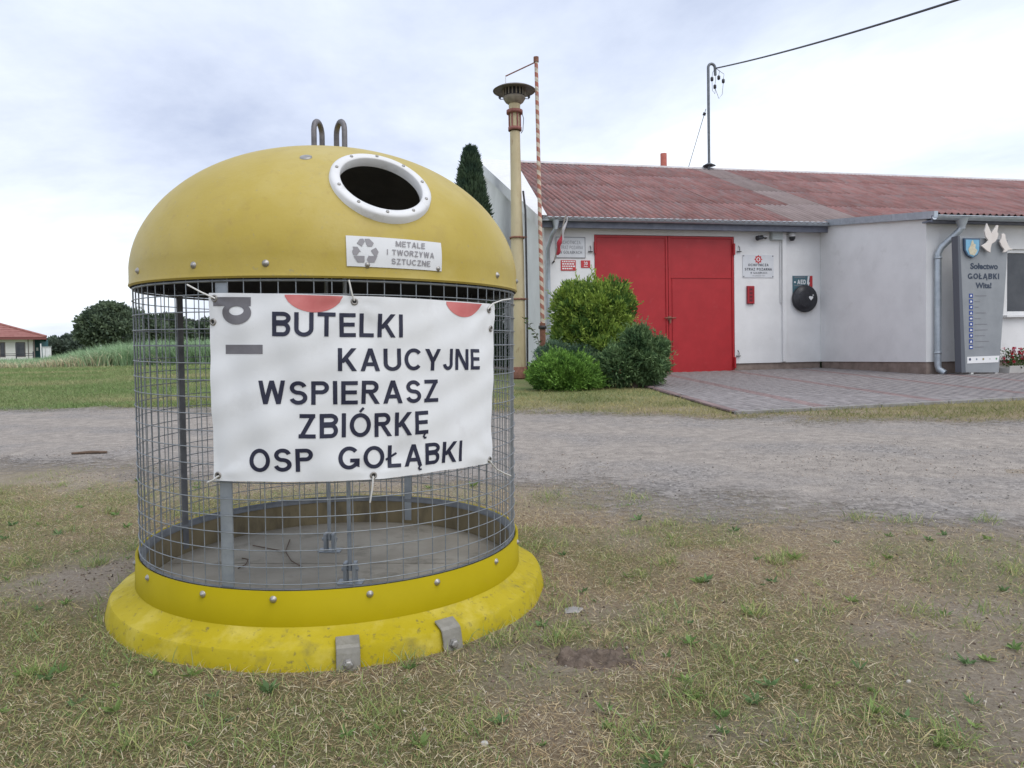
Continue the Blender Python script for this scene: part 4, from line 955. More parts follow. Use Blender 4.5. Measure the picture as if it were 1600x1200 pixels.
d2['label'] = 'dove perched with folded wings'

# flower box at the wall
fq = ground_hit(1584, 585)
o = empty('flower_box', (fq[0] + .28, fq[1] + .1, float(tz(fq[0], fq[1]))), ANG); tag(o, 'pale planter with red and pink flowers under the wing window', 'planter')
p_ = MB(); p_.prism([(-.13, 0), (.13, 0), (.16, .17), (.13, .17), (.12, .13), (-.12, .13), (-.13, .17), (-.16, .17)], 0, -.5, .5); p_.build('trough', mat('pale_trough', (.48, .46, .43), (.55, .53, .5), 8, .8), o, .004)
n = 900; P = np.column_stack([rng.uniform(-.5, .5, n), rng.normal(0, .09, n), rng.uniform(.14, .42, n)])
P[:, 2] += .06 * np.sin(P[:, 0] * 9); D = np.column_stack([rng.normal(0, 1, n), rng.normal(0, 1, n), rng.uniform(0, 1.4, n)])
C = np.array([.07, .11, .035]) * rng.uniform(.6, 1.5, (n, 1)); link('foliage', leaves_mesh('foliage', P, D, rng.uniform(.03, .07, n), .03, C), leaf_mat('leaf'), o)
n = 90; c_ = np.column_stack([rng.uniform(-.5, .5, n), rng.normal(-.04, .09, n), rng.uniform(.24, .52, n)])
P = np.repeat(c_, 7, 0); D = rng.normal(size=(n * 7, 3)); cc = np.where(rng.random((n, 1)) < .7, np.array([[.50, .03, .05]]), np.array([[.55, .20, .25]])) * rng.uniform(.7, 1.2, (n, 1))
link('blossoms', leaves_mesh('blossoms', P, D, rng.uniform(.025, .04, n * 7), .03, np.repeat(cc, 7, 0)), leaf_mat('petal'), o)['kind'] = 'stuff'

# ================================================================== THE RECYCLING BIN
e2b = np.array([0, 1., 0]) - BAX * BAX[1]; e2b /= np.linalg.norm(e2b); e1b = np.cross(e2b, BAX)
BM = np.array([e1b, e2b, BAX])     # world -> bin axes
bin_o = empty('recycling_bin', tuple(BIN))
mm = Matrix.Identity(4)
for i in range(3): mm[i][0] = e1b[i]; mm[i][1] = e2b[i]; mm[i][2] = BAX[i]; mm[i][3] = BIN[i]
bin_o.matrix_world = mm
tag(bin_o, 'yellow domed recycling bin with wire mesh cage and round opening', 'bin')
H1, H2, R2, DZ0, DD = .209, 1.134, .695, .05, .46
RC_ = .683                          # cage radius
def bl_ray(px, py):
    d = BM @ ray(px, py); o_ = BM @ (CO - BIN); return o_, d
def cyl_hit(px, py, R, rear=False):
    o_, d = bl_ray(px, py); a_ = d[0] ** 2 + d[1] ** 2; b_ = o_[0] * d[0] + o_[1] * d[1]; c_ = o_[0] ** 2 + o_[1] ** 2 - R * R
    disc = max(b_ * b_ - a_ * c_, 0); t_ = (-b_ + (1 if rear else -1) * math.sqrt(disc)) / a_; P = o_ + d * t_
    return math.atan2(P[1], P[0]), P[2]
def prof(h):
    z = h - H2
    if z < DZ0: return R2 + .0
    s_ = min(((z - DZ0) / DD), .99999) ** (1 / 1.1); return R2 * math.cos(math.asin(s_)) ** .9
def dome_hit(px, py):
    o_, d = bl_ray(px, py); last = None
    for t_ in np.arange(1.8, 4.0, .004):
        P = o_ + d * t_
        if P[2] < H2 + DZ0 + DD and math.hypot(P[0], P[1]) <= prof(max(P[2], H2)):
            lo, hi = t_ - .004, t_
            for _ in range(20):
                mi = (lo + hi) / 2; P = o_ + d * mi
                if P[2] < H2 + DZ0 + DD and math.hypot(P[0], P[1]) <= prof(max(P[2], H2)): hi = mi
                else: lo = mi
            return math.atan2(P[1], P[0]), P[2]
    return None
def dome_pt(th, h, off=0.):
    r = prof(h); dh = .004; dr = (prof(h + dh) - prof(h - dh)) / (2 * dh); n_ = np.array([1, -dr]); n_ /= np.linalg.norm(n_)
    r2 = r + off * n_[0]; return Vector((r2 * math.cos(th), r2 * math.sin(th), h + off * n_[1])), Vector((n_[0] * math.cos(th), n_[0] * math.sin(th), n_[1]))
yel_dome = mat('faded_yellow_fibreglass', (.395, .296, .042), (.445, .342, .075), 3, .48, bump=.06, bscale=90, spots=[((.50, .42, .18), 2.2, .48, .75, .6), ((.34, .25, .07), 7, .54, .74, .45), ((.34, .24, .06), 26, .58, .72, .55), ((.27, .24, .15), 70, .62, .72, .6)], spec=.4)
yel_base = mat('yellow_base_paint', (.375, .295, .004), (.43, .345, .02), 5, .7, spec=.2, bump=.12, bscale=40, spots=[((.60, .50, .13), 6, .5, .72, .7), ((.17, .145, .05), 9, .57, .74, .65), ((.10, .09, .05), 45, .58, .70, .75)])
yel_collar = mat('yellow_collar_sheet', (.335, .265, .0), (.375, .295, .001), 4, .65, spots=[((.36, .27, .01), 20, .6, .75, .5)], spec=.15)
galv = mat('galvanised_wire', (.20, .22, .24), (.30, .32, .335), 25, .5, .5)
gpost = mat('galvanised_post', (.29, .32, .35), (.40, .43, .455), 14, .5, .55)
bolt_m = mat('steel_bolt', (.30, .29, .27), (.42, .40, .38), 30, .45, .7)
# dome shell cut by the round opening
pr = [(R2 - .03, H2 - .004), (R2 - .002, H2 - .006), (R2 + .003, H2), (R2, H2 + .012)]
for k in range(1, 40):
    ph = k / 40 * PI / 2; pr.append((R2 * math.cos(ph) ** .9, H2 + DZ0 + DD * math.sin(ph) ** 1.1))
pr.append((.0005, H2 + DZ0 + DD))
inner = [(max(r - .009, .0004), z - .009) for r, z in pr[3:]][::-1] + [(R2 - .03, H2 + .003)]
b = MB(); b.lathe(pr + inner, 96); b.f += [(len(pr + inner) * 96 - 96 + j, len(pr + inner) * 96 - 96 + (j + 1) % 96, (j + 1) % 96, j) for j in range(96)]; b.sm += [True] * 96
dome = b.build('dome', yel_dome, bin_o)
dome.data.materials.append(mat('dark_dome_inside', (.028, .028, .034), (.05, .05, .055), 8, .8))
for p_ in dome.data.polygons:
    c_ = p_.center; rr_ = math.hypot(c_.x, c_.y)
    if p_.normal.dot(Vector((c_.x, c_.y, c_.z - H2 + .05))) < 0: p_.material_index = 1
hp_, hn = dome_pt(-1.078, 1.433)
ring_r, hole_r = .161, .129
q = hn.to_track_quat('Z', 'Y').to_matrix().to_4x4(); HM = Matrix.Translation(hp_ - hn * .010) @ q
cut = MB(); cut.lathe([(hole_r + .004, -.2), (hole_r + .004, .2)], 64, cap0=True, cap1=True, M=HM)
cut_o = cut.build('cutter', None, bin_o)
md = dome.modifiers.new('cut', 'BOOLEAN'); md.operation = 'DIFFERENCE'; md.object = cut_o; md.solver = 'EXACT'
bpy.context.view_layer.update(); dg = bpy.context.evaluated_depsgraph_get(); dg.update()
nm = bpy.data.meshes.new_from_object(dome.evaluated_get(dg)); dome.modifiers.clear(); dome.data = nm; 
for p_ in nm.polygons: p_.use_smooth = True
try:
    nm.set_sharp_from_angle(angle=math.radians(40))
except Exception: pass
bpy.data.objects.remove(cut_o)
ringm = mat('white_plastic_ring', (.62, .62, .62), (.70, .70, .70), 9, .5, spots=[((.38, .36, .32), 14, .58, .75, .6)])
b = MB(); b.lathe([(hole_r, -.02), (hole_r, .009), (hole_r + .003, .012), (ring_r - .010, .011), (ring_r - .002, .006), (ring_r, -.04)], 72, M=HM); ring = b.build('opening_ring', ringm, dome)
for k in range(10):
    a_ = 2 * PI * k / 10 + .2; rm = (hole_r + ring_r) / 2 - .002
    b = MB(); b.lathe([(.0055, 0), (.005, .003), (.0005, .004)], 8, M=HM @ Matrix.Translation((rm * math.cos(a_), rm * math.sin(a_), .0112))); b.build('screw', bolt_m, ring)
def stud(th, h, R, r_, m, parent, name='bolt', nrm=None):
    n_ = nrm or Vector((math.cos(th), math.sin(th), 0)); P = Vector((R * math.cos(th), R * math.sin(th), h)) if nrm is None else None
    M_ = Matrix.Translation(P) @ n_.to_track_quat('Z', 'Y').to_matrix().to_4x4()
    b_ = MB(); b_.lathe([(r_ * 1.25, -.004), (r_ * 1.25, .001), (r_, .0015), (r_ * .85, r_ * .5), (r_ * .45, r_ * .8), (.0003, r_ * .9)], 10, M=M_); return b_.build(name, m, parent)
ths = sorted(cyl_hit(px, py, R2)[0] for px, py in ((215, 421), (302, 416), (415, 417), (574, 421), (684, 427), (777, 438)))
step = np.mean(np.diff(ths)); 
allth = list(ths); 
while allth[-1] + step < ths[0] + 2 * PI - .2: allth.append(allth[-1] + step)
for th in allth: stud(th, H2 + .035, R2, .0085, bolt_m, dome)
th, h = dome_hit(478, 246); P, n_ = dome_pt(th, h)
b = MB(); b.lathe([(.019, -.004), (.019, .002), (.012, .004), (.0005, .0045)], 16, M=Matrix.Translation(P) @ n_.to_track_quat('Z', 'Y').to_matrix().to_4x4()); b.build('cap_disc', bolt_m, dome)
# lifting loops
loopm = mat('dark_lifting_steel', (.13, .125, .135), (.20, .19, .20), 30, .6, .5)
for k, (px, tw) in enumerate(((497, 1.457), (532, 2.155))):
    P = BM @ (onY(px, 215, BIN[1] + .0) - BIN); top = (BM @ (onY(px, 187, BIN[1]) - BIN))[2]
    zb = H2 + DZ0 + DD - .03; rz = .042; ctr = top - rz - .009
    pts = [(P[0], P[1], zb)]
    dirx = Vector((math.cos(tw), math.sin(tw), 0))
    pts = [Vector((P[0], P[1], zb)) - dirx * rz] + [Vector((P[0], P[1], ctr)) + dirx * (-rz * math.cos(a_)) + Vector((0, 0, rz * math.sin(a_) * 1.0)) for a_ in np.linspace(0, PI, 11)] + [Vector((P[0], P[1], zb)) + dirx * rz]
    b = MB(); b.tube(pts, .0105, 10); b.build('lifting_loop', loopm, bin_o)
# sticker on the dome
def sx(x_, y_): return (530 + x_ / 9.41, 360 + y_ / 9.41)
def dbox(c4):                       # corners TL TR BR BL in pixels -> bilinear map (u, v) -> (theta, h)
    H = [np.array(dome_hit(*q)) for q in c4]
    return lambda u_, v_: (H[3] * (1 - u_) + H[2] * u_) * (1 - v_) + (H[0] * (1 - u_) + H[1] * u_) * v_
st = dbox([sx(95, 78), sx(1488, 188), sx(1498, 602), sx(112, 525)])
nu, nv = 24, 10; vs_ = [dome_pt(*st(i / nu, j / nv), .0025)[0] for j in range(nv + 1) for i in range(nu + 1)]
fs_ = [(j * (nu + 1) + i, j * (nu + 1) + i + 1, (j + 1) * (nu + 1) + i + 1, (j + 1) * (nu + 1) + i) for j in range(nv) for i in range(nu)]
b = MB(); b.add(vs_, fs_, True); sticker = b.build('sorting_sticker', mat('sticker_white', (.62, .63, .64), (.68, .69, .70), 6, .5, spots=[((.5, .48, .42), 20, .62, .8, .4)]), bin_o)
md = sticker.modifiers.new('s', 'SOLIDIFY'); md.thickness = .0012; md.offset = -1; sticker.modifiers.new('e', 'EDGE_SPLIT').split_angle = math.radians(35)
sgrey = mat('sticker_grey', (.26, .25, .265), rough=.55)
for tx, c4 in (('METALE', [(825, 162), (1252, 197), (1252, 278), (825, 240)]), ('I TWORZYWA', [(697, 280), (1385, 335), (1385, 415), (697, 358)]), ('SZTUCZNE', [(765, 412), (1330, 455), (1330, 535), (765, 495)])):
    v, f, w, ly = strokes2d(tx, .165); mp = dbox([sx(*q) for q in c4])
    me = bpy.data.meshes.new('lettering'); me.from_pydata([dome_pt(*mp(p[0] / w, p[1]), .0042 + .0002 * l)[0] for p, l in zip(v, ly)], [], f); link('lettering', me, sgrey, sticker)
for pl in ([(258, 192), (300, 130), (350, 128), (372, 170), (330, 240)], [(368, 130), (440, 130), (505, 195), (478, 240), (412, 240)], [(195, 242), (265, 245), (318, 320), (295, 312), (262, 362), (205, 360), (190, 305), (208, 275)],
           [(462, 298), (535, 258), (575, 320), (555, 368), (515, 372)], [(208, 375), (370, 378), (368, 470), (270, 468), (250, 440)], [(405, 425), (435, 365), (437, 380), (560, 378), (515, 470), (440, 470), (440, 495)]):
    b = MB(); b.add([dome_pt(*dome_hit(*sx(*q)), .0042)[0] for q in pl], [tuple(range(len(pl)))]); b.build('recycling_arrow', sgrey, sticker)
# cage
b = MB()
b.tube([(RC_ * math.cos(a_), RC_ * math.sin(a_), H2 - .012) for a_ in np.linspace(0, 2 * PI, 96, endpoint=False)], .004, 6, closed=True)
cage = b.build('cage', galv, bin_o)
b = MB(); b.tube([(RC_ * math.cos(a_), RC_ * math.sin(a_), H1 - .02) for a_ in np.linspace(0, 2 * PI, 96, endpoint=False)], .004, 6, closed=True); b.build('bottom_hoop', galv, cage)
NV = 84
vb = MB(); vb.tube([(0, 0, H1 - .05), (0, 0, H2 + .02)], .0017, 6); vme = vb.mesh('vertical_wire'); vme.materials.append(galv)
for k in range(NV):
    a_ = 2 * PI * k / NV; o = bpy.data.objects.new('vertical_wire', vme); col.objects.link(o); o.parent = cage; rr_ = RC_ + random.uniform(-.0015, .0015)
    o.location = (rr_ * math.cos(a_), rr_ * math.sin(a_), 0)
hbm = MB(); hbm.tube([((RC_ + .004) * math.cos(a_), (RC_ + .004) * math.sin(a_), 0) for a_ in np.linspace(0, 2 * PI, 84, endpoint=False)], .0017, 6, closed=True); hme = hbm.mesh('horizontal_wire'); hme.materials.append(galv)
z = H1 + .018; k = 0
while z < H2 - .02:
    o = bpy.data.objects.new('horizontal_wire', hme); col.objects.link(o); o.parent = cage; o.location = (0, 0, z); z += .0503
# posts
def post(px, py, rear, w=.040, m=gpost):
    th, _ = cyl_hit(px, py, RC_ - .012, rear); b_ = MB()
    t_ = Vector((-math.sin(th), math.cos(th), 0)); n_ = Vector((math.cos(th), math.sin(th), 0)); R_ = RC_ - .007
    vs_ = []
    for h_ in (.10, H2 + .01):
        for (a_, r_) in ((-w / 2, R_), (w / 2, R_), (w / 2, R_ - .006), (-w / 2, R_ - .006)): vs_.append(t_ * a_ + n_ * r_ + Vector((0, 0, h_)))
    b_.add(vs_, [(0, 3, 2, 1), (4, 5, 6, 7), (0, 1, 5, 4), (1, 2, 6, 5), (2, 3, 7, 6), (3, 0, 4, 7)]); print('post theta', round(math.degrees(th), 1)); return b_.build('post', m, bin_o)
post(355, 800, False); post(287, 700, True, .034, mat('rusty_dark_post', (.13, .135, .15), (.20, .205, .215), 14, .6, .4)); post(637, 760, True, .034); post(802, 700, False, .045)
# base: collar and flange
RCOL = .700
b = MB(); b.lathe([(RCOL - .012, .02), (RCOL - .010, H1), (RCOL, H1 + .001), (RCOL + .003, .100)], 96); collar = b.build('collar', yel_collar, bin_o)
b = MB()
prf = [(.69, .0), (.69, .098), (.7035, .104), (.709, .097), (.718, .091), (.745, .079), (.778, .0655), (.783, .058), (.794, .012), (.800, -.012), (.795, -.02), (.75, -.02)]
b.lathe(prf, 120)
bv = []
for i_, v_ in enumerate(b.v):         # hand-laid fibreglass: slightly wavy skirt
    a_ = math.atan2(v_[1], v_[0]); r_ = math.hypot(v_[0], v_[1]); k_ = max(r_ - .71, 0) / .09
    w_ = .004 * math.sin(a_ * 5 + 1) + .003 * math.sin(a_ * 11) + .0016 * math.sin(a_ * 23 + 2)
    bv.append((v_[0] * (1 + w_ * k_), v_[1] * (1 + w_ * k_), v_[2] + w_ * .6 * k_))
b.v = bv; base_o = b.build('base_flange', yel_base, bin_o); base_o.modifiers.new('e', 'EDGE_SPLIT').split_angle = math.radians(22)
bt = sorted(cyl_hit(px, py, RCOL)[0] for px, py in ((231, 902), (317, 929), (427, 936), (578, 928), (683, 910), (775, 879)))
stp = np.mean(np.diff(bt)); al = list(bt)
while al[-1] + stp < bt[0] + 2 * PI - .2: al.append(al[-1] + stp)
for i, th in enumerate(al): stud(th, cyl_hit(578, 928, RCOL)[1], RCOL + .001, .0085, bolt_m, collar)
liner_m = mat('dirty_fibreglass_liner', (.17, .135, .075), (.26, .21, .12), 6, .8, spots=[((.07, .06, .045), 9, .5, .7, .8)], stretch=(1, 1, .4))
b = MB(); b.lathe([(RCOL - .030, .05), (RCOL - .026, H1 - .02)], 96); b.build('inner_liner', liner_m, bin_o)
b = MB(); b.lathe([(RCOL - .032, H1 - .022), (RCOL - .028, H1 + .001), (RCOL - .013, H1 + .001)], 96); b.build('inner_hoop', mat('dull_hoop', (.13, .14, .15), (.20, .21, .22), 14, .6, .4), bin_o)
# floor of two flaps
flo = mat('dusty_floor', (.25, .225, .18), (.34, .31, .255), 4, .9, bump=.2, bscale=30, spots=[((.15, .135, .10), 6, .55, .7, .8), ((.42, .40, .37), 12, .62, .75, .6)])
FH = .085
for sg in (1, -1):
    pts = [(.668 * math.cos(a_), .668 * math.sin(a_)) for a_ in (np.linspace(.006, PI - .006, 40) if sg > 0 else np.linspace(PI + .006, 2 * PI - .006, 40))]
    b = MB(); b.prism(pts, 2, FH - .012, FH); b.build('floor_flap', flo, bin_o)
# lifting rods and hinges
for (px, py) in ((515, 862), (547, 912)):
    o_, d = bl_ray(px, py); P = o_ + d * ((FH - o_[2]) / d[2])
    b = MB(); b.tube([(P[0], P[1], FH + .05), (P[0] * .9, P[1] * .9 + .0, H2 + .2)], .0075, 8); rod = b.build('lifting_rod', gpost, bin_o)
    b = MB(); b.box((P[0] - .022, P[1] - .010, FH + .001), (P[0] - .010, P[1] + .03, FH + .075)); b.box((P[0] + .010, P[1] - .010, FH + .001), (P[0] + .022, P[1] + .03, FH + .075)); b.tube([(P[0] - .03, P[1] + .005, FH + .052), (P[0] + .03, P[1] + .005, FH + .052)], .007, 8); b.box((P[0] - .045, P[1] - .02, FH + .0005), (P[0] + .045, P[1] + .04, FH + .005))
    b.build('rod_bracket', gpost, bin_o)
# twigs and litter lying on the floor
def on_floor(px, py, dz=.006):
    o_, d = bl_ray(px, py); P = o_ + d * ((FH + dz - o_[2]) / d[2]); return BIN + BM.T @ P
tw_m = mat('dry_twig', (.09, .06, .04), (.15, .10, .07), 30, .9)
for pts, lb in (([(453, 843), (446, 862), (455, 876), (474, 887)], 'curved reddish twig lying in the middle of the bin floor'), ([(372, 888), (384, 882), (388, 874), (378, 872)], 'short curled dark twig beside the front post inside bin'), ([(395, 852), (420, 857), (448, 862)], 'thin straight twig lying toward the back of bin floor')):
    b = MB(); b.tube([tuple(on_floor(*q)) for q in pts], .0022, 5); o = b.build('twig', tw_m); tag(o, lb, 'twig')
# clamps on the flange
cl_m = mat('weathered_clamp_steel', (.21, .20, .17), (.30, .285, .25), 18, .6, .35, spots=[((.16, .15, .10), 30, .55, .7, .6)])
for (px, py, lb) in ((544, 1020, ''), (706, 990, '')):
    th, _ = cyl_hit(px, py, .797); c_, s_ = math.cos(th), math.sin(th)
    M_ = Matrix(((-s_, c_, 0, 0), (c_, s_, 0, 0), (0, 0, 1, 0), (0, 0, 0, 1)))   # local x tangent, y radial
    prp = [(.752, .083), (.783, .070), (.790, .0635), (.794, .052), (.8085, -.012), (.8145, -.012), (.800, .054), (.795, .069), (.786, .076), (.752, .090)]
    b = MB(); b.prism(prp, 0, -.034, .034); b.v = [tuple(M_ @ Vector(v)) for v in b.v]; clo = b.build('clamp', cl_m, bin_o, .002)
    Mb = Matrix.Translation((.8055 * c_, .8055 * s_, .026)) @ Vector((c_, s_, .08)).to_track_quat('Z', 'Y').to_matrix().to_4x4()
    b = MB(); b.lathe([(.017, .0), (.017, .003), (.0125, .0035), (.0125, .011), (.008, .013), (.0005, .0135)], 6, False, M=Mb); b.build('bolt', bolt_m, clo)

# ------------------------------------------------------------------ the banner tied to the cage
RB = RC_ + .010
def rip(th, h): return .0025 * math.sin(h * 23 + th * 9) + .0022 * math.sin(th * 31 + h * 11) + .0012 * math.sin(h * 61 - th * 17)
TIES = []
def bpt(th, h, off=0.):
    R_ = RB + .004 + rip(th, h) * .8 + off + sum(.0028 * math.exp(-((math.hypot((th - a_) * .69, h - b_)) / .10) ** 2) * math.sin(7 * math.atan2(h - b_, (th - a_) * .69)) * (lambda q: q / (q + .0025))(((th - a_) * .69) ** 2 + (h - b_) ** 2) for a_, b_ in TIES); return BIN + BM.T @ np.array([R_ * math.cos(th), R_ * math.sin(th), h])
top = [(328, 458), (400, 458.5), (470, 459.5), (555, 462.5), (640, 466), (700, 470), (770, 475.5)]
bot = [(336, 750), (400, 752), (460, 752.5), (530, 751), (600, 747), (690, 735), (766, 722)]
def edge_fn(pts):
    q = np.array([cyl_hit(*p, RB) for p in pts]); o_ = np.argsort(q[:, 0]); q = q[o_]; return q
tq, bq = edge_fn(top), edge_fn(bot)
TIES += [cyl_hit(*q, RB) for q in ((336, 466), (554, 471), (763, 484), (342, 742), (583, 742), (763, 718))]
nu, nv = 110, 70; vs_ = []
for j in range(nv + 1):
    for i in range(nu + 1):
        u_ = i / nu; w_ = j / nv
        k = u_ * 6; i0 = min(int(k), 5); fr_ = k - i0
        a_ = tq[i0] * (1 - fr_) + tq[i0 + 1] * fr_; c_ = bq[i0] * (1 - fr_) + bq[i0 + 1] * fr_
        p2 = c_ * (1 - w_) + a_ * w_; vs_.append(tuple(bpt(p2[0], p2[1])))
fs_ = [(j * (nu + 1) + i, j * (nu + 1) + i + 1, (j + 1) * (nu + 1) + i + 1, (j + 1) * (nu + 1) + i) for j in range(nv) for i in range(nu)]
ban_m = mat('white_vinyl', (.70, .71, .72), (.76, .77, .78), 5, .5, bump=.12, bscale=9, spots=[((.52, .51, .50), 7, .56, .78, .45), ((.40, .38, .36), 45, .68, .8, .35)])
b = MB(); b.add(vs_, fs_, True); banner = b.build('banner', ban_m)
tag(banner, 'white vinyl banner with dark hand-cut lettering tied to the cage', 'banner')
md = banner.modifiers.new('s', 'SOLIDIFY'); md.thickness = .0012; md.offset = -1; banner.modifiers.new('e', 'EDGE_SPLIT').split_angle = math.radians(35)
def c2(x_, y_): return (180 + x_ / 2.424, 430 + y_ / 2.424)
def cbox(c4):
    H = [np.array(cyl_hit(*q, RB + .004)) for q in c4]
    return lambda u_, v_: (H[3] * (1 - u_) + H[2] * u_) * (1 - v_) + (H[0] * (1 - u_) + H[1] * u_) * v_
letter_m = mat('navy_vinyl_letter', (.014, .016, .040), rough=.45)
for tx, x0, t0, b0, x1, t1, b1 in (('BUTELKI', 595, 138, 231, 1088, 149, 236), ('KAUCYJNE', 843, 275, 362, 1377, 280, 357), ('WSPIERASZ', 543, 399, 488, 1222, 395, 479), ('ZBIÓRKĘ', 695, 525, 617, 1184, 513, 600),
                                 ('OSP', 508, 656, 745, 750, 655, 742), ('GOŁĄBKI', 845, 650, 737, 1310, 625, 703)):
    mp = cbox([c2(x0, t0), c2(x1, t1), c2(x1, b1), c2(x0, b0)])
    v, f, w, ly = strokes2d(tx, .168, .15, .018)
    me = bpy.data.meshes.new('lettering'); pv = []
    for p, l in zip(v, ly):
        th, h = mp(p[0] / w, p[1]); pv.append(tuple(bpt(th, h, .0024 + .00015 * l)))
    me.from_pydata(pv, [], f); link('lettering', me, letter_m, banner)
pg = mat('faded_grey_print', (.13, .125, .14), (.17, .165, .18), 20, .5); pr_ = mat('faded_red_print', (.55, .13, .13), (.62, .20, .19), 8, .5)
def c5(x_, y_): return (320 + x_ / 6.667, 450 + y_ / 6.667)
def patch(polys, m, name, off=.0016):
    b_ = MB()
    for pl in polys:
        b_.add([tuple(bpt(*cyl_hit(*q, RB + .004), off)) for q in pl], [tuple(range(len(pl)))])
    return b_.build(name, m, banner)
def strip(x0, x1, y0, y1, n, name):
    return patch([[c5(x0 + (x1 - x0) * i / n, y0 + (y1 - y0) * j / 4) for i, j in ((i_, j_), (i_ + 1, j_), (i_ + 1, j_ + 1), (i_, j_ + 1))] for i_ in range(n) for j_ in range(4)], pg, name, .0022)
strip(95, 480, 95, 189, 16, 'printed_letter_stem')
ringq = []
for k in range(28):
    a0, a1 = 2 * PI * k / 28, 2 * PI * (k + 1) / 28
    for j in range(4):
        m0, m1 = j / 4, (j + 1) / 4
        ringq.append([c5(337 + (75 + 77 * m_) * math.cos(a_), 262 - 24 * (1 - m_) + (47 + 72 * m_) * math.sin(a_)) for (a_, m_) in ((a0, m0), (a0, m1), (a1, m1), (a1, m0))])
patch(ringq, pg, 'printed_letter_bowl', .0026)
strip(213, 606, 591, 687, 16, 'printed_letter_bar')
def disc_seg(cx_, r_, xl, xr, ytop, ylow, m):
    pts = [(xl + (xr - xl) * k / 8, ytop(xl + (xr - xl) * k / 8)) for k in range(9)]
    low = []
    for k in range(1, 16):
        u_ = k / 16; x_ = xr + (xl - xr) * u_; low.append((x_, ytop(x_) + (ylow - ytop(cx_)) * math.sin(PI * u_) ** .72))
    pol = []
    for k in range(18):
        xa, xb = xl + (xr - xl) * k / 18, xl + (xr - xl) * (k + 1) / 18
        fa, fb = [(ylow - ytop(cx_)) * max(1 - ((x_ - cx_) / ((xr - xl) / 2)) ** 2, 0) ** .62 for x_ in (xa, xb)]
        for j in range(6):
            pol.append([(xa, ytop(xa) + fa * j / 6), (xb, ytop(xb) + fb * j / 6), (xb, ytop(xb) + fb * (j + 1) / 6), (xa, ytop(xa) + fa * (j + 1) / 6)])
    return patch(pol, m, 'printed_disc', .0022)
ty = lambda x_: np.interp(x_, [p[0] for p in top], [p[1] for p in top]) + 1.2
disc_seg(490, 0, 445, 536, ty, 488, pr_); disc_seg(724, 0, 698, 752, ty, 495.5, pr_)
eye_m = mat('brass_grommet', (.24, .23, .215), (.34, .32, .30), 30, .45, .7)
for (x_, y_) in ((378, 88), (371, 177), (906, 100), (1413, 132), (1420, 202), (392, 757), (977, 757), (1414, 698)):
    th, h = cyl_hit(*c2(x_, y_), RB + .004); P = Vector(tuple(bpt(th, h, .001))); n_ = Vector(tuple(BM.T @ np.array([math.cos(th), math.sin(th), 0])))
    b = MB(); b.lathe([(.0050, .0), (.0055, .003), (.0085, .004), (.0105, .0025), (.011, .0005)], 16, M=Matrix.Translation(P) @ n_.to_track_quat('Z', 'Y').to_matrix().to_4x4()); g = b.build('grommet', eye_m, banner)
    b = MB(); b.lathe([(.0003, .0012), (.0053, .0012)], 12, M=Matrix.Translation(P) @ n_.to_track_quat('Z', 'Y').to_matrix().to_4x4()); b.build('eyelet_hole', mat('eyelet_dark', (.02, .02, .02), rough=.7), g)
tie_m = mat('white_cable_tie', (.62, .61, .58), rough=.5)
for pts in ([(275, 36), (330, 65), (378, 88)], [(885, 18), (896, 70), (906, 96)], [(1413, 128), (1425, 108), (1462, 95), (1500, 90)], [(1414, 700), (1440, 735), (1470, 750), (1496, 760)], [(392, 760), (375, 775), (350, 785)], [(977, 760), (973, 800), (966, 862)]):
    b = MB(); b.tube([tuple(bpt(*cyl_hit(*c2(*q), RB + .012), .006 + .006 * math.sin(PI * i / (len(pts) - 1)))) for i, q in enumerate(pts)], .0026, 5); b.build('cable_tie', tie_m, banner)

# ================================================================== VEGETATION
def crown_points(n, lobes, shell=.35):
    """points spread through ellipsoid lobes (cx,cy,cz,rx,ry,rz), denser towards the surface; returns points and outward directions"""
    lob = np.array(lobes); vol = lob[:, 3] * lob[:, 4] * lob[:, 5]; pick = rng.choice(len(lob), n, p=vol ** .7 / (vol ** .7).sum())
    d = norm(rng.normal(size=(n, 3))); r = (shell + (1 - shell) * rng.random(n) ** .6)[:, None]
    r = r * (1 + .10 * np.sin(d[:, :1] * 7 + pick[:, None]) * np.sin(d[:, 2:] * 6 + 1.3 * pick[:, None]))
    return lob[pick, :3] + d * r * lob[pick, 3:], d, pick
def clump_tint(P, sc, lo, hi):
    v = fbm(P[:, 0] * sc + P[:, 2] * sc * .7 + 31, P[:, 1] * sc + P[:, 2] * sc + 11, 3); v = np.clip((v - .25) / .5, 0, 1)
    return (lo + (hi - lo) * v)[:, None]
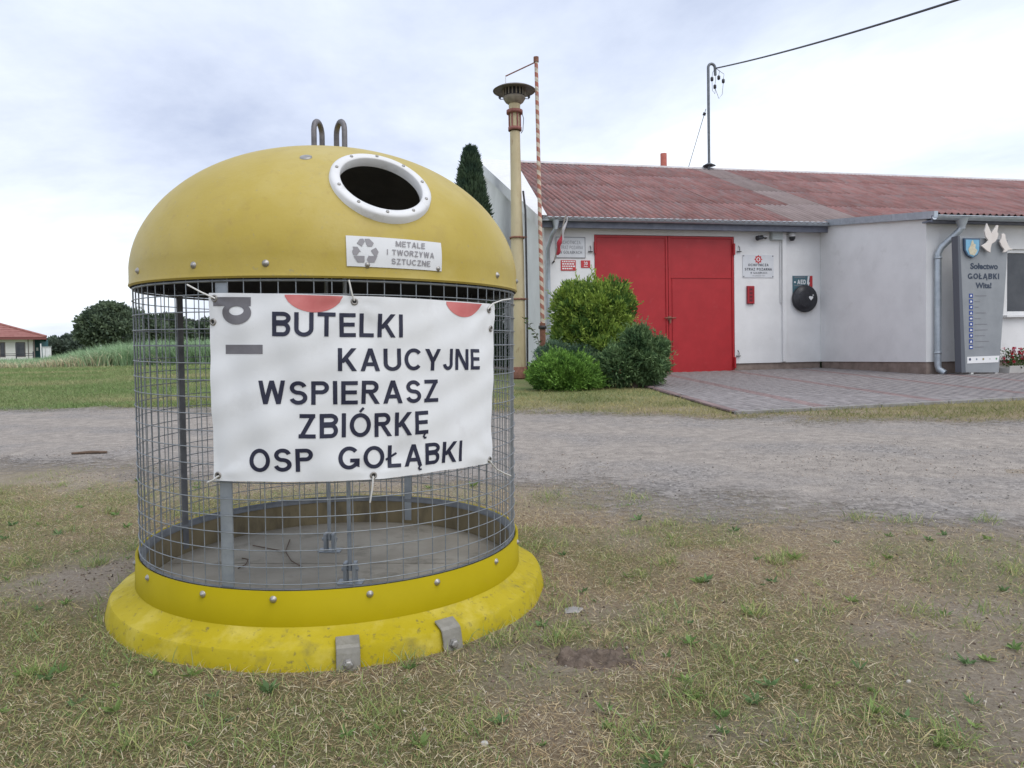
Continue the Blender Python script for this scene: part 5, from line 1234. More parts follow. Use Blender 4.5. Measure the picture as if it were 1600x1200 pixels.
def shrub(name, label, cat, px, Yd, lobes, n, c_a, c_b, L, W, upness=.6, stems=3, spray=None, group=None):
    X_ = float(onY(px, 570, Yd)[0]); z0 = float(tz(X_, Yd)); o = empty(name, (X_, Yd, z0)); tag(o, label, cat, group)
    P, d, pk = crown_points(n, lobes)
    P = P[P[:, 2] > .01]; d = d[:len(P)] if len(d) == len(P) else norm(P - np.array([0, 0, np.mean([l[2] for l in lobes])])); n = len(P)
    D = d + np.array([0, 0, upness]) + rng.normal(size=(n, 3)) * .45
    mixv = np.clip(clump_tint(P, 6.5, 0, 1)[:, 0] * 1.1 + rng.random(n) * .5 - .35, 0, 1)[:, None]
    C = np.array(c_a) * (1 - mixv) + np.array(c_b) * mixv; C = C * rng.uniform(.75, 1.25, (n, 1))
    link('foliage', leaves_mesh('foliage', P, D, rng.uniform(.6, 1.3, n) * L, rng.uniform(.7, 1.3, n) * W, C), leaf_mat('leaf'), o)
    m_ = n // 60; ii = rng.choice(n, m_); q_ = np.repeat(P[ii], 14, 0); dd_ = norm(d[ii] + np.array([0, 0, .7]) + rng.normal(size=(m_, 3)) * .35); st_ = np.tile(np.linspace(0, 1, 14), m_)[:, None]
    ln_ = np.repeat(rng.uniform(.5, 1, (m_, 1)) * L * 2.6, 14, 0); PP = q_ + np.repeat(dd_, 14, 0) * st_ * ln_; DD_ = np.repeat(dd_, 14, 0) + rng.normal(size=PP.shape) * .55
    link('shoots', leaves_mesh('shoots', PP, DD_, rng.uniform(.4, .8, len(PP)) * L, rng.uniform(.5, .9, len(PP)) * W, np.repeat(np.array(c_b)[None], len(PP), 0) * rng.uniform(.6, 1.2, (len(PP), 1))), leaf_mat('leaf'), o)
    b_ = MB()
    top_ = max(l[2] + l[5] * .4 for l in lobes)
    for k in range(stems):
        l_ = lobes[k % len(lobes)]; b_.tube([(.03 * k - .03, 0, -.05), (l_[0] * .5, l_[1] * .5, l_[2] * .5), (l_[0], l_[1], l_[2] + l_[5] * .5)], [.035, .025, .008], 6)
    b_.build('stem', mat('bark', (.10, .075, .055), (.17, .13, .10), 14, .9, bump=.5), o)
    return o
def lumps(base, n, rad, sc):
    """small lobes on the skin of big lobes, for an uneven outline"""
    out_ = list(base)
    for k in range(n):
        l_ = base[k % len(base)]; d = norm(rng.normal(size=(1, 3)))[0]; d[2] = abs(d[2]) * .9 - .25
        out_.append((l_[0] + d[0] * l_[3] * sc, l_[1] + d[1] * l_[4] * sc, l_[2] + d[2] * l_[5] * sc, rad * rng.uniform(.7, 1.3), rad * rng.uniform(.7, 1.3), rad * rng.uniform(.7, 1.4)))
    return out_
shrub('golden_thuja', 'large rounded golden green thuja bush in front of the red gate', 'bush', 927, 14.5,
      lumps([(-.38, 0, 1.42, .42, .45, .55), (.36, 0, 1.42, .44, .45, .60), (0, 0, 1.45, .42, .45, .58), (-.40, 0, .85, .42, .5, .6), (.42, 0, .90, .43, .5, .6), (0, -.1, .9, .6, .6, .8)], 40, .15, .95), 40000, (.060, .135, .030), (.34, .46, .085), .095, .030, .7, 4)
shrub('green_mound_shrub', 'low bright green dome-shaped conifer at left of the bushes', 'bush', 880, 13.0,
      lumps([(0, 0, .28, .60, .55, .40), (-.22, 0, .2, .38, .4, .32), (.22, 0, .2, .38, .4, .34)], 30, .11, .95), 24000, (.06, .14, .028), (.25, .44, .085), .065, .021, .5, 3)
shrub('blue_juniper', 'dark blue-green spreading juniper leaning toward the red gate', 'bush', 988, 13.2,
      lumps([(-.25, 0, .38, .40, .40, .36), (.15, 0, .50, .42, .40, .44), (.30, 0, .38, .34, .36, .32), (.12, 0, .80, .20, .22, .26), (.42, 0, .62, .20, .25, .18)], 34, .12, .98), 28000, (.050, .105, .045), (.20, .30, .13), .085, .022, .25, 4)
shrub('low_juniper', 'low grey-green juniper wedged behind the green mound', 'bush', 893, 13.9,
      lumps([(-.3, 0, .55, .34, .3, .28), (.2, 0, .48, .36, .3, .28)], 14, .10, .98), 10000, (.06, .12, .075), (.20, .29, .18), .05, .016, .3, 2)
# column thuja by the gable
def conifer(name, label, px, Yd, hgt, rad, n, c_a, c_b):
    X_ = float(onY(px, 560, Yd)[0]); z0 = float(tz(X_, Yd)); o = empty(name, (X_, Yd, z0)); tag(o, label, 'tree')
    h_ = rng.random(n) ** 1.15; a_ = rng.random(n) * 2 * PI
    rr_ = rad * (1 - h_) ** .62 * (.55 + .45 * rng.random(n) ** .5) * (1 + .16 * np.sin(a_ * 5 + h_ * 19) * np.sin(h_ * 37 + a_ * 2)) + .03
    P = np.column_stack([rr_ * np.cos(a_), rr_ * np.sin(a_), .1 + h_ * (hgt - .1)])
    D = np.column_stack([np.cos(a_), np.sin(a_), np.full(n, 1.6)]) + rng.normal(size=(n, 3)) * .4
    mixv = np.clip(clump_tint(P, 3, 0, 1) * .8 + rng.random((n, 1)) * .4 - .1, 0, 1); C = (np.array(c_a) * (1 - mixv) + np.array(c_b) * mixv) * rng.uniform(.75, 1.25, (n, 1))
    link('crown', leaves_mesh('crown', P, D, rng.uniform(.10, .22, n), rng.uniform(.03, .06, n), C), leaf_mat('leaf'), o)
    b_ = MB(); b_.tube([(0, 0, -.1), (0, 0, hgt * .5), (0, 0, hgt * .95)], [.09, .06, .01], 7); b_.build('trunk', mat('bark', (0, 0, 0)), o)
conifer('column_thuja', 'tall pointed dark green thuja beside the station gable', 742, 20.0, 5.85, .84, 24000, (.038, .072, .050), (.105, .155, .085))
# twig with a few leaves at the flagpole
q0 = onY(846, 545, 15.6); q1 = onY(818, 497, 15.6)
o = empty('sapling', (q0[0], 15.6, float(tz(q0[0], 15.6)))); tag(o, 'thin leafy sapling leaning left of the striped flagpole', 'sapling')
b = MB(); st_ = [np.array([.02, 0, -.02]), np.array([0, 0, .6]), onY(838, 522, 15.6) - np.array(o.location), q1 - np.array(o.location)]
b.tube([tuple(p) for p in st_], [.010, .008, .006, .003], 5); b.build('stem', mat('bark', (0, 0, 0)), o)
P = []; 
for k in range(26):
    u_ = .35 + .65 * k / 25; s_ = u_ * 3; i0 = min(int(s_), 2); P.append(st_[i0] * (1 - (s_ - i0)) + st_[i0 + 1] * (s_ - i0))
P = np.array(P); D = np.column_stack([rng.normal(-.3, .7, 26), rng.normal(0, .6, 26), rng.normal(.1, .4, 26)])
link('leaves', leaves_mesh('leaves', P, D, rng.uniform(.07, .13, 26), .05, np.array([.07, .10, .035]) * rng.uniform(.7, 1.3, (26, 1))), leaf_mat('leaf'), o)

# far trees
def tree(label, px, Yd, lobes_px, top_n, c_a, c_b, leaf, group='trees beyond the field', name='broadleaf_tree'):
    """lobes_px: (px, py, radius px) of crown lobes, turned into metres at distance Yd"""
    k = Yd / FPX; X_ = float(onY(px, 560, Yd)[0]); z0 = float(tz(X_, Yd)); o = empty(name, (X_, Yd, z0)); tag(o, label, 'tree', group)
    lb = []
    for (lx, ly, lr) in lobes_px:
        q = onY(lx, ly, Yd); lb.append((q[0] - X_, rng.uniform(-.5, .5) * lr * k, q[2] - z0, lr * k, lr * k, lr * k * .85))
    lb2 = lumps(lb, 26, np.mean([l[3] for l in lb]) * .38, .92)
    P, d, pk = crown_points(top_n, lb2, .5); D = d + rng.normal(size=P.shape) * .7 + np.array([0, 0, .2]); n = len(P)
    mixv = np.clip(clump_tint(P, 1.1 * 100 / Yd, 0, 1) * .8 + rng.random((n, 1)) * .4 - .1, 0, 1); C = (np.array(c_a) * (1 - mixv) + np.array(c_b) * mixv) * rng.uniform(.75, 1.25, (n, 1))
    link('crown', leaves_mesh('crown', P, D, rng.uniform(.7, 1.3, n) * leaf, rng.uniform(.5, .8, n) * leaf, C), leaf_mat('leaf'), o)
    b_ = MB(); zt2 = np.mean([l[2] for l in lb])
    b_.tube([(0, 0, -.3), (.1, 0, zt2 * .5), (0, 0, zt2 * 1.15)], [.035 * zt2 + .1, .03 * zt2 + .06, .05], 8)
    for l_ in lb: b_.tube([(0, 0, zt2 * .45), (l_[0] * .5, l_[1] * .5, (zt2 * .45 + l_[2]) * .5), (l_[0], l_[1], l_[2])], [.12, .09, .03], 6)
    b_.build('trunk', mat('bark', (0, 0, 0)), o)
dk, lt = (.055, .085, .062), (.17, .22, .13)
tree('big round dark broadleaf tree left of the cage', 168, 105, [(165, 512, 36), (145, 520, 22), (195, 520, 30), (170, 488, 19), (150, 500, 18), (190, 498, 22)], 15000, dk, lt, .5)
tree('dark tree seen through left edge of the cage', 228, 112, [(228, 515, 28), (245, 522, 24), (215, 505, 20)], 9000, dk, lt, .5)
tree('tree seen through the mesh left of rear post', 268, 118, [(265, 512, 26), (283, 520, 24), (252, 522, 22)], 8000, dk, lt, .5)
tree('lower tree showing between rear post and banner', 318, 125, [(305, 522, 24), (330, 518, 26), (348, 524, 24)], 8000, dk, lt, .5)
for i, (px, top_, w_, lb_) in enumerate(((88, 527, 15, 'small distant tree just right of the white cabinet'), (108, 524, 16, 'distant tree between white cabinet and big round tree'), (128, 527, 16, 'distant tree tucked at the foot of big round tree'), (66, 531, 12, 'distant tree peeking right of the house eaves'))):
    tree(lb_, px, 190, [(px, top_ + 14, w_), (px - 7, top_ + 20, w_ * .8), (px + 8, top_ + 18, w_ * .8)], 3500, (.08, .11, .09), (.15, .19, .14), .9, 'distant tree line')

# ------------------------------------------------------------------ house at the far left
HY = 70.0
hq = onY(52, 560, HY); hz = float(tz(hq[0], HY))
o = empty('bungalow', (hq[0], HY, hz), .56); tag(o, 'white bungalow with red hipped tile roof at far left', 'house')
ez_ = float(onY(60, 527, HY)[2]) - hz; WL, WD = 14., 9.
hw = mat('house_render', (.62, .61, .58), (.70, .69, .66), 1.5, .85)
wins = [(-.95, .75, 1.9), (-2.35, .45, 1.9), (-4.6, .9, 1.9), (-7.2, .9, 1.9)]
b = MB(); xs_ = sorted([(c - w_ / 2, c + w_ / 2) for c, w_, _ in wins]); cur = -WL
for a_, c_ in xs_:
    b.box((cur, 0, 0), (a_, .3, ez_ - .05)); b.box((a_, 0, 0), (c_, .3, .85)); b.box((a_, 0, 2.25), (c_, .3, ez_ - .05)); cur = c_
b.box((cur, 0, 0), (0, .3, ez_ - .05)); b.box((-.3, .301, 0), (0, WD, ez_ - .05)); b.box((-WL, WD - .3, 0), (-.301, WD, ez_ - .05)); b.box((-WL, .301, 0), (-WL + .3, WD - .301, ez_ - .05)); b.build('wall', hw, o)
for c, w_, _ in wins:
    b = MB(); 
    for bx in (((c - w_ / 2, .08, .85), (c - w_ / 2 + .07, .14, 2.25)), ((c + w_ / 2 - .07, .08, .85), (c + w_ / 2, .14, 2.25)), ((c - w_ / 2 + .07, .08, .85), (c + w_ / 2 - .07, .14, .92)), ((c - w_ / 2 + .07, .08, 2.18), (c + w_ / 2 - .07, .14, 2.25))): b.box(*bx)
    wo = b.build('window', mat('brown_frame', (.16, .13, .12), rough=.6), o); b = MB(); b.box((c - w_ / 2 + .07, .10, .92), (c + w_ / 2 - .07, .12, 2.18)); b.build('pane', glass_m, wo)
ov = .75; rt2 = mat('red_house_tiles', (.26, .10, .085), (.33, .15, .13), 3, .8)
x0, x1, y0, y1 = -WL - ov, ov + .35, -ov, WD + ov; rh = ez_ + 2.3; ry_ = (y0 + y1) / 2; hp0 = x1 - (ry_ - y0) * 1.25; hp1 = x0 + (ry_ - y0)
def course(pa, pb, pc, pd, nrow, name='roof_course'):
    """tile courses as overlapping strips between eave pa-pb and ridge pd-pc"""
    pa, pb, pc, pd = map(Vector, (pa, pb, pc, pd)); nrm_ = (pb - pa).cross(pd - pa).normalized()
    if nrm_.z < 0: nrm_ = -nrm_
    for k in range(nrow):
        u0, u1 = k / nrow, (k + 1.08) / nrow
        l0, r0 = pa.lerp(pd, u0), pb.lerp(pc, u0); l1, r1 = pa.lerp(pd, min(u1, 1)), pb.lerp(pc, min(u1, 1))
        b_ = MB(); b_.add([l0 + nrm_ * .05, r0 + nrm_ * .05, r1 + nrm_ * .01, l1 + nrm_ * .01, l0, r0], [(0, 1, 2, 3), (4, 5, 1, 0)]); b_.build(name, rt2, o)
course((x0, y0, ez_), (x1, y0, ez_), (hp0, ry_, rh), (hp1, ry_, rh), 12); course((x1, y0, ez_), (x1, y1, ez_), (hp0, ry_, rh), (hp0, ry_, rh), 12)
course((x1, y1, ez_), (x0, y1, ez_), (hp1, ry_, rh), (hp0, ry_, rh), 1); course((x0, y1, ez_), (x0, y0, ez_), (hp1, ry_, rh), (hp1, ry_, rh), 1)
b = MB(); b.tube([(x1, y0, ez_ + .06), (hp0, ry_, rh + .06)], .12, 6); b.tube([(hp0, ry_, rh + .06), (hp1, ry_, rh + .06)], .12, 6); b.build('hip_tiles', rt2, o)
b = MB(); b.box((x0, y0 - .02, ez_ - .22), (x1 + .02, y0 + .02, ez_ - .01)); b.box((x1 - .02, y0 + .021, ez_ - .22), (x1 + .02, y1, ez_ - .01)); b.build('eaves_board', mat('brown_eaves', (.17, .05, .045), rough=.6), o)
b = MB(); b.box((x0 + .03, y0 + .03, ez_ - .06), (x1 - .03, y1, ez_ - .03)); b.build('soffit', hw, o)
b = MB(); b.tube([(.1, -.08, .0), (.1, -.08, ez_ - .1)], .06, 6); b.tube([(-.35, -.08, .0), (-.35, -.08, ez_ - .1)], .03, 6); b.build('downpipe', mat('brown_frame', (0, 0, 0)), o)
# garden fence of the house, cabinet, shed
fy = 66.0; fx0 = float(onY(52, 560, fy)[0]); o = empty('garden_fence', (fx0, fy, float(tz(fx0, fy)))); tag(o, 'dark low garden fence in front of the white bungalow', 'fence')
dkm = mat('dark_fence', (.045, .045, .055), rough=.6)
for k in range(5):
    b = MB(); b.box((-k * 1.5 - .04, 0, 0), (-k * 1.5 + .04, .06, 2.05 if k % 2 == 1 else 1.3)); b.build('post', dkm, o)
for z_ in (.95, 1.1):
    b = MB(); b.box((-8, .061, z_), (0, .10, z_ + .05)); b.build('rail', dkm, o)
cq = onY(71.5, 560, 64); cz0 = float(tz(cq[0], 64)); o = empty('utility_cabinet', (cq[0], 64, cz0)); tag(o, 'small white utility cabinet right of the bungalow', 'cabinet')
ch = float(onY(71, 542.5, 64)[2]) - cz0
b = MB(); b.box((-.26, 0, 0), (.26, .4, ch)); b.build('cabinet_body', white_m, o, .01); b = MB(); b.box((-.30, -.04, ch + .001), (.30, .44, ch + .05)); b.build('cabinet_roof', mat('grey_lid', (.45, .45, .45), rough=.6), o); b = MB(); b.box((-.005, -.012, .2), (.005, -.001, ch - .1)); b.build('door_gap', dark_m, o)
cq = onY(64.5, 560, 63); cz0 = float(tz(cq[0], 63)); b = MB(); b.lathe([(.05, -.1), (.045, float(onY(64, 537, 63)[2]) - cz0)], 8, cap1=True); o = b.build('meter_post', mat('pale_post', (0, 0, 0))); o.location = (cq[0], 63, cz0); tag(o, 'pale thin post beside the white utility cabinet', 'post')
cq = onY(59, 560, 74); cz0 = float(tz(cq[0], 74)); o = empty('garden_shed', (cq[0], 74, cz0)); tag(o, 'dark teal garden shed behind the bungalow corner', 'shed')
sh_h = float(onY(59, 530, 74)[2]) - cz0
b = MB(); b.prism([(0, 0), (.9, 0), (.9, sh_h - .1), (.45, sh_h + .1), (0, sh_h - .1)], 1, 0, 1.2); b.v = [(v[0] - .55, v[1], v[2]) for v in b.v]; b.build('shed_body', mat('teal_boards', (.025, .085, .10), (.035, .11, .125), 3, .7), o)
b = MB(); b.box((-.1, -.03, 1.5), (.1, -.001, 1.8)); b.build('shed_window', white_m, o)

# ================================================================== GRASS, WEEDS, GRAVEL (stuff)
def clear_of_bin(x, y, m=.79): return np.hypot(x - BIN[0], y - BIN[1]) > m
gmat = leaf_mat('grass_blade', .8, .35)
# dead straw lying on the meadow
n = 430000
x = rng.uniform(-3.4, 3.6, n); y = 1.35 + (6.2 - 1.35) * rng.random(n) ** 1.35
k = clear_of_bin(x, y, .80) & (np.abs(x) < .75 * y + .5) & (rng.random(n) > bare(x, y) * .88) & (rng.random(n) > green(x, y) * .35) & (rng.random(n) > np.clip(road_d(x, y) / .35 + .35, 0, 1)); x, y = x[k], y[k]; n = len(x)
a_ = rng.random(n) * 2 * PI; D = np.column_stack([np.cos(a_), np.sin(a_), rng.uniform(-.02, .7, n)])
sel = rng.random((n, 1)) * .75 + .25 * fbm(x * 6, y * 6, 3)[:, None]; C = np.where(sel < .36, [[.64, .515, .31]], np.where(sel < .55, [[.50, .375, .21]], np.where(sel < .65, [[.30, .205, .12]], [[.68, .60, .43]]))) * rng.uniform(.65, 1.2, (n, 1))
P = np.column_stack([x, y, tzr(x, y) + rng.uniform(0, .006, n)])
tag(link('straw_litter', blades_mesh('straw_litter', P, D, (.009 + .036 * rng.random(n) ** 2.4), rng.uniform(.0005, .0011, n), rng.uniform(0, .3, n), C), gmat), 'dry straw and dead grass lying over the near meadow', 'straw', kind='stuff')
# living short grass in patches
n = 300000
x = rng.uniform(-3.6, 3.8, n); y = 1.35 + (6.4 - 1.35) * rng.random(n) ** 1.25
g_ = green(x, y)
k = clear_of_bin(x, y, .80) & (np.abs(x) < .75 * y + .5) & (rng.random(n) < .08 + .92 * g_) & (rng.random(n) > bare(x, y) * .95) & (rng.random(n) > np.clip(road_d(x, y) / .55 + .35, 0, 1)); x, y = x[k], y[k]
# tufts
tuft_px = [(60, 990), (150, 880), (40, 880), (95, 760), (250, 1020), (300, 1040), (1075, 1085), (1110, 1095), (1390, 895), (1240, 870), (1365, 1120), (1480, 1160), (880, 950), (1040, 880), (640, 1055), (800, 1005), (1215, 880), (1290, 955), (880, 1010),
           (1045, 960), (1420, 820), (1545, 820), (1340, 815), (1180, 960), (985, 1150), (430, 1180), (130, 1140), (330, 1130), (1545, 955), (1250, 1150), (720, 1140), (990, 780), (860, 780), (30, 810), (170, 800), (1440, 960), (1000, 1010), (1130, 1040), (590, 1130), (200, 1170), (60, 1060), (845, 860), (1480, 880), (1590, 900)]
tx_, ty_, tl_ = [], [], []
for (px, py) in tuft_px:
    q = ground_hit(px, py); m_ = random.randint(45, 120); s_ = random.uniform(.025, .06)
    tx_ += list(rng.normal(q[0], s_, m_)); ty_ += list(rng.normal(q[1], s_, m_)); tl_ += list(rng.uniform(.03, .085, m_))
for i in range(170):
    py = random.uniform(1.4, 5.2); px = random.uniform(-.75 * py, .75 * py); m_ = random.randint(12, 45); s_ = random.uniform(.012, .035)
    if road_d(px, py) > .05: continue
    tx_ += list(rng.normal(px, s_, m_)); ty_ += list(rng.normal(py, s_, m_)); tl_ += list(rng.uniform(.025, .06, m_))
for i in range(900):                 # fringe round the flange
    a_ = random.random() * 2 * PI; r_ = .81 + abs(random.gauss(0, .03)); tx_.append(BIN[0] + r_ * math.cos(a_)); ty_.append(BIN[1] + r_ * math.sin(a_)); tl_.append(random.uniform(.02, .06))
L1 = rng.uniform(.010, .034, len(x)); x = np.concatenate([x, tx_]); y = np.concatenate([y, ty_]); Ls = np.concatenate([L1, tl_])
k = clear_of_bin(x, y, .802); x, y, Ls = x[k], y[k], Ls[k]; n = len(x)
a_ = rng.random(n) * 2 * PI; D = np.column_stack([np.cos(a_), np.sin(a_), rng.uniform(.35, 2.0, n)])
sel = rng.random((n, 1)); C = np.where(sel < .5, [[.25, .325, .11]], np.where(sel < .78, [[.38, .40, .155]], np.where(sel < .87, [[.17, .28, .11]], [[.56, .48, .27]]))) * rng.uniform(.7, 1.3, (n, 1))
P = np.column_stack([x, y, tzr(x, y) - .002])
tag(link('meadow_grass', blades_mesh('meadow_grass', P, D, Ls, rng.uniform(.0005, .0011, n) * (.7 + Ls * 12), rng.uniform(0, .4, n), C), gmat), 'short green grass growing in patches round the bin', 'grass', kind='stuff')
# crumbs of soil and dead leaf bits between the blades
n = 45000
x = rng.uniform(-3.4, 3.6, n); y = 1.35 + (5.6 - 1.35) * rng.random(n) ** 1.3
k = clear_of_bin(x, y, .80) & (np.abs(x) < .75 * y + .4) & (rng.random(n) < .25 + .75 * bare(x, y)); x, y = x[k], y[k]; n = len(x)
OC = np.array([[1, 0, 0], [0, 1, 0], [-1, 0, 0], [0, -1, 0], [0, 0, .8], [0, 0, -.6]]); OF = np.array([[0, 1, 4], [1, 2, 4], [2, 3, 4], [3, 0, 4], [1, 0, 5], [2, 1, 5], [3, 2, 5], [0, 3, 5]])
r_ = .0012 + .0055 * rng.random(n) ** 4
V = (np.column_stack([x, y, tzr(x, y) + .001])[:, None] + OC[None] * (r_[:, None, None] * rng.uniform(.6, 1.4, (n, 6, 1)))).reshape(-1, 3)
C = np.where(rng.random((n, 1)) < .6, [[.17, .125, .095]], [[.38, .34, .29]]) * rng.uniform(.4, 1.3, (n, 1))
tag(link('soil_crumbs', npmesh('soil_crumbs', V, np.full(n * 8, 3), (np.arange(n)[:, None, None] * 6 + OF[None]).ravel(), np.repeat(C, 6, 0)), leaf_mat('stone', .9, 0)), 'crumbs of soil and grit on the bare ground', 'soil', kind='stuff')
# broad-leaved weeds (plantain, dandelion, clover) between the grass
P_, D_, L_, W_, C_ = [], [], [], [], []
spots_ = [ground_hit(*q)[:2] for q in ((1365, 1115), (1080, 1090), (150, 875), (1240, 872), (880, 870), (1290, 955), (985, 790), (1330, 940), (300, 1060), (640, 1050), (1180, 1095), (1470, 1165), (930, 940), (45, 975))]
for i in range(150):
    y_ = 1.45 + 4 * random.random() ** 1.4; x_ = random.uniform(-.72, .72) * y_
    if road_d(x_, y_) < -.1 and float(bare(x_, y_)) < .8 and clear_of_bin(x_, y_, .86): spots_.append((x_, y_))
for (x_, y_) in spots_:
    m_ = random.randint(5, 11); big = random.uniform(.4, 1.1); c0 = np.array(random.choice([(.17, .27, .09), (.22, .31, .10), (.15, .24, .10)]))
    for k in range(m_):
        a_ = 2 * PI * k / m_ + random.uniform(-.4, .4)
        P_.append((x_, y_, float(tzr(x_, y_)) + .002)); D_.append((math.cos(a_), math.sin(a_), random.uniform(.25, 1.1))); L_.append(big * random.uniform(.022, .05)); W_.append(big * random.uniform(.008, .016)); C_.append(c0 * random.uniform(.7, 1.3))
tag(link('meadow_weeds', leaves_mesh('meadow_weeds', np.array(P_), np.array(D_), np.array(L_), np.array(W_), np.array(C_)), gmat), 'low broad-leaved weeds among the meadow grass', 'weeds', kind='stuff')
# verge between road and station
n = 90000
x = rng.uniform(-6, 11, n); y = road_far(x) - .5 + rng.random(n) * 4.6
qn = (x - NL[0]) * -NE[1] + (y - NL[1]) * NE[0]; ql = (x - NL[0]) * RC[0] + (y - NL[1]) * RC[1]
k = ~((qn > -.05) & (ql > -.05)) & (y < 12.9 + .05 * x) & (rng.random(n) > np.clip(road_d(x, y) / .5 + .45, 0, 1)) & (rng.random(n) < .35 + .65 * fbm(x * 1.2, y * 1.2, 3)); x, y = x[k], y[k]; n = len(x)
a_ = rng.random(n) * 2 * PI; D = np.column_stack([np.cos(a_), np.sin(a_), rng.uniform(.2, 1.6, n)])
dryv = np.clip(fbm(x * .9 + 3, y * 1.4, 3) * 1.7 - .35 + rng.normal(0, .2, n), 0, 1)[:, None]
C = (np.array([.105, .135, .04]) * (1 - dryv) + np.array([.34, .285, .14]) * dryv) * rng.uniform(.7, 1.25, (n, 1))
P = np.column_stack([x, y, tzr(x, y) - .003])
tag(link('verge_grass', blades_mesh('verge_grass', P, D, rng.uniform(.03, .10, n), rng.uniform(.0016, .0030, n), rng.uniform(0, .4, n), C * 1.35), gmat), 'yellowed grass verge between gravel road and paving', 'grass', kind='stuff')
# field at left
n = 130000
y = 10.6 + 29 * rng.random(n) ** 1.3; x = y * rng.uniform(-.82, -.26, n)
k = (road_d(x, y) < -.0) & (rng.random(n) > np.clip(road_d(x, y) / .6 + .9, 0, 1) * .6); x, y = x[k], y[k]; n = len(x)
a_ = rng.random(n) * 2 * PI; D = np.column_stack([np.cos(a_), np.sin(a_), rng.uniform(.3, 1.8, n)])
dryv = np.clip(fbm(x * .35 + 3, y * .8, 4) * 2.2 - .85 + rng.normal(0, .18, n), 0, 1)[:, None]
C = (np.array([.20, .285, .105]) * (1 - dryv) + np.array([.42, .38, .21]) * dryv) * rng.uniform(.7, 1.25, (n, 1))
P = np.column_stack([x, y, tzr(x, y) - .003]); sc_ = 1 + (y - 10) / 25
tag(link('field_grass', blades_mesh('field_grass', P, D, rng.uniform(.035, .10, n) * sc_, rng.uniform(.002, .0045, n) * sc_, rng.uniform(0, .4, n), C), gmat), 'mown green field beyond the gravel road at left', 'grass', kind='stuff')
# tall weeds at the far side of the field
n = 42000
y = rng.uniform(38, 47, n); x = y * rng.uniform(-.80, -.30, n)
pxx = 800 + FPX * x / y
hmax = np.interp(pxx, [-150, 60, 110, 160, 230, 400], [.60, .66, .95, 1.35, 1.6, 1.6])
a_ = rng.random(n) * 2 * PI; D = np.column_stack([np.cos(a_), np.sin(a_), rng.uniform(1.6, 4.5, n)])
dry = np.clip(1.15 - (pxx - 60) / 130, 0.05, .85) * np.clip((46 - y) / 8, .2, 1); sel = rng.random(n) < dry
C = np.where(sel[:, None], [[.66, .60, .42]], [[.32, .45, .26]]) * rng.uniform(.65, 1.3, (n, 1))
P = np.column_stack([x, y, tzr(x, y)]); LL = hmax * rng.uniform(.55, 1.1, n) * np.where(sel, .75, 1)
tag(link('tall_weeds', blades_mesh('tall_weeds', P, D, LL, rng.uniform(.012, .03, n), rng.uniform(.0, .5, n), C), gmat), 'tall reeds and dry weeds along the far edge of field', 'weeds', kind='stuff')
# gravel stones on the road
n = 150000
x = rng.uniform(-8.5, 8, n); y = rng.uniform(2.2, 12, n)
k = (np.abs(x) < .8 * y + .6) & (rng.random(n) < np.clip(road_d(x, y) / .6 + .35, 0, 1)) & (rng.random(n) < .15 + 1.0 * np.clip((fbm(x * .8, y * 1.6, 4) - .35) * 3, 0, 1)); x, y = x[k], y[k]; n = len(x)
oct_ = np.array([[1, 0, 0], [0, 1, 0], [-1, 0, 0], [0, -1, 0], [0, 0, .8], [0, 0, -.6]]); of = np.array([[0, 1, 4], [1, 2, 4], [2, 3, 4], [3, 0, 4], [1, 0, 5], [2, 1, 5], [3, 2, 5], [0, 3, 5]])
r_ = .0025 + .007 * rng.random(n) ** 5; a_ = rng.random(n) * 2 * PI; ca, sa_ = np.cos(a_), np.sin(a_)
S = oct_[None] * (r_[:, None, None] * rng.uniform(.6, 1.3, (n, 6, 1))); S = np.stack([S[..., 0] * ca[:, None] - S[..., 1] * sa_[:, None], S[..., 0] * sa_[:, None] + S[..., 1] * ca[:, None], S[..., 2] * .8], -1)
V = (np.column_stack([x, y, tzr(x, y) + .012])[:, None] + S).reshape(-1, 3)
C = (np.array([.29, .268, .245]) * rng.uniform(.55, 1.6, (n, 1))) * np.where(rng.random((n, 1)) < .2, [[1.1, .95, .85]], [[1, 1, 1]])
tag(link('gravel', npmesh('gravel', V, np.full(n * 8, 3), (np.arange(n)[:, None, None] * 6 + of[None]).ravel(), np.repeat(C, 6, 0)), leaf_mat('stone', .9, 0)), 'loose grey gravel scattered over the road', 'gravel', kind='stuff')

# single stones, stick, concrete chip
def rock(name, label, cat, px, py, r, c, flat=.6):
    q = ground_hit(px, py); bm = bmesh.new(); bmesh.ops.create_icosphere(bm, subdivisions=2, radius=r)
    for v_ in bm.verts: v_.co *= 1 + .35 * (float(vnoise(v_.co.x / r * 1.7 + px, v_.co.y / r * 1.7 + v_.co.z / r)) - .5); v_.co.z *= flat
    me_ = bpy.data.meshes.new(name); bm.to_mesh(me_); bm.free(); o_ = link(name, me_, mat('stone_%s' % name, c, tuple(q_ * .8 for q_ in c), 40, .9, bump=.3)); o_.location = (q[0], q[1], float(tzr(q[0], q[1])) + r * flat * .4); o_.rotation_euler.z = px
    return tag(o_, label, cat)
rock('white_pebble', 'white pebble in the grass near bottom centre', 'stone', 757, 1164, .009, (.46, .44, .41))
rock('pale_pebble', 'pale pebble at the bottom edge of the grass right of centre', 'stone', 1090, 1192, .008, (.42, .40, .37))
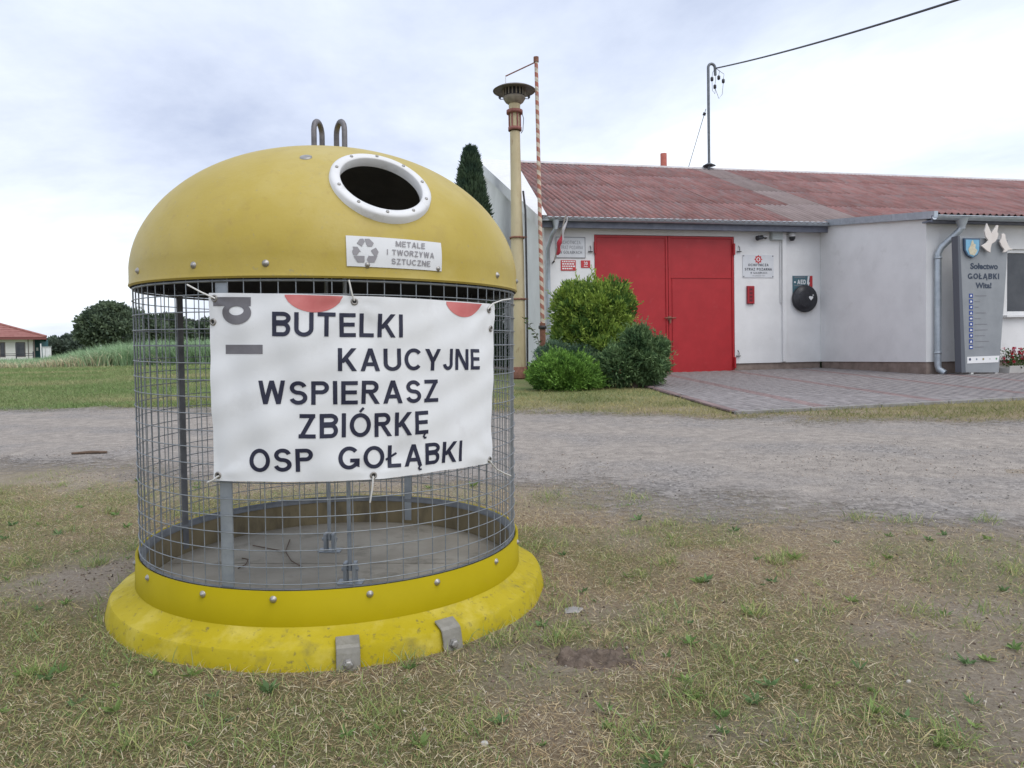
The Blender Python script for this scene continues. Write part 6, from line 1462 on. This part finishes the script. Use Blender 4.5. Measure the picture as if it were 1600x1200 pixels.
rock('white_clover', 'small white clover at right of the dug soil', 'flower', 1245, 1037, .006, (.55, .53, .48), 1)
rock('daisy', 'small white daisy near the sandy patch', 'flower', 1420, 1066, .006, (.55, .53, .48), 1)
q = ground_hit(895, 957); b = MB(); b.prism([(-.036, -.02), (.014, -.03), (.04, .0), (.01, .026), (-.026, .02)], 2, 0, .006); o = b.build('concrete_chip', mat('concrete_chip', (.26, .245, .235), (.33, .315, .305), 20, .9), None, .003); o.location = (q[0], q[1], float(tzr(q[0], q[1])) + .002); o.rotation_euler = (.05, -.04, .2); tag(o, 'flat pale concrete chip in the grass right of the base', 'debris')
q0, q1 = ground_hit(112, 713), ground_hit(167, 711); b = MB(); b.tube([(q0[0], q0[1], q0[2] + .025), tuple((q0 + q1) / 2 + np.array([0, .02, .028])), (q1[0], q1[1], q1[2] + .025)], [.010, .014, .011], 6); o = b.build('stick', tw_m); tag(o, 'dark stick lying across the gravel road at left', 'stick')
# heap of dug soil
q = ground_hit(925, 1034); gxs = np.linspace(-.17, .17, 46); gys = np.linspace(-.07, .08, 24); vs_ = []
for y_ in gys:
    for x_ in gxs:
        e_ = max(0, 1 - (x_ / .165) ** 2 - ((y_ - .01 + .15 * x_) / .062) ** 2 - 2.4 * (float(fbm(x_ * 26 + 3, y_ * 26, 3)) - .45))
        hgt = .030 * math.sqrt(e_) * (.1 + 1.7 * float(fbm(x_ * 45, y_ * 45 + 9, 4))) - .008
        vs_.append((q[0] + x_, q[1] + y_, float(tzr(q[0] + x_, q[1] + y_)) + hgt))
b = MB(); b.add(vs_, [(j_ * 46 + i_, j_ * 46 + i_ + 1, (j_ + 1) * 46 + i_ + 1, (j_ + 1) * 46 + i_) for j_ in range(23) for i_ in range(45)], True)
o = b.build('soil_heap', mat('dark_dug_soil', (.085, .062, .046), (.17, .13, .10), 40, .95, bump=.8, bscale=120)); tag(o, 'small heap of dark dug-up soil in the grass right of the bin', 'soil')
print('tris', sum(len(p.vertices) - 2 for m_ in bpy.data.meshes for p in m_.polygons))
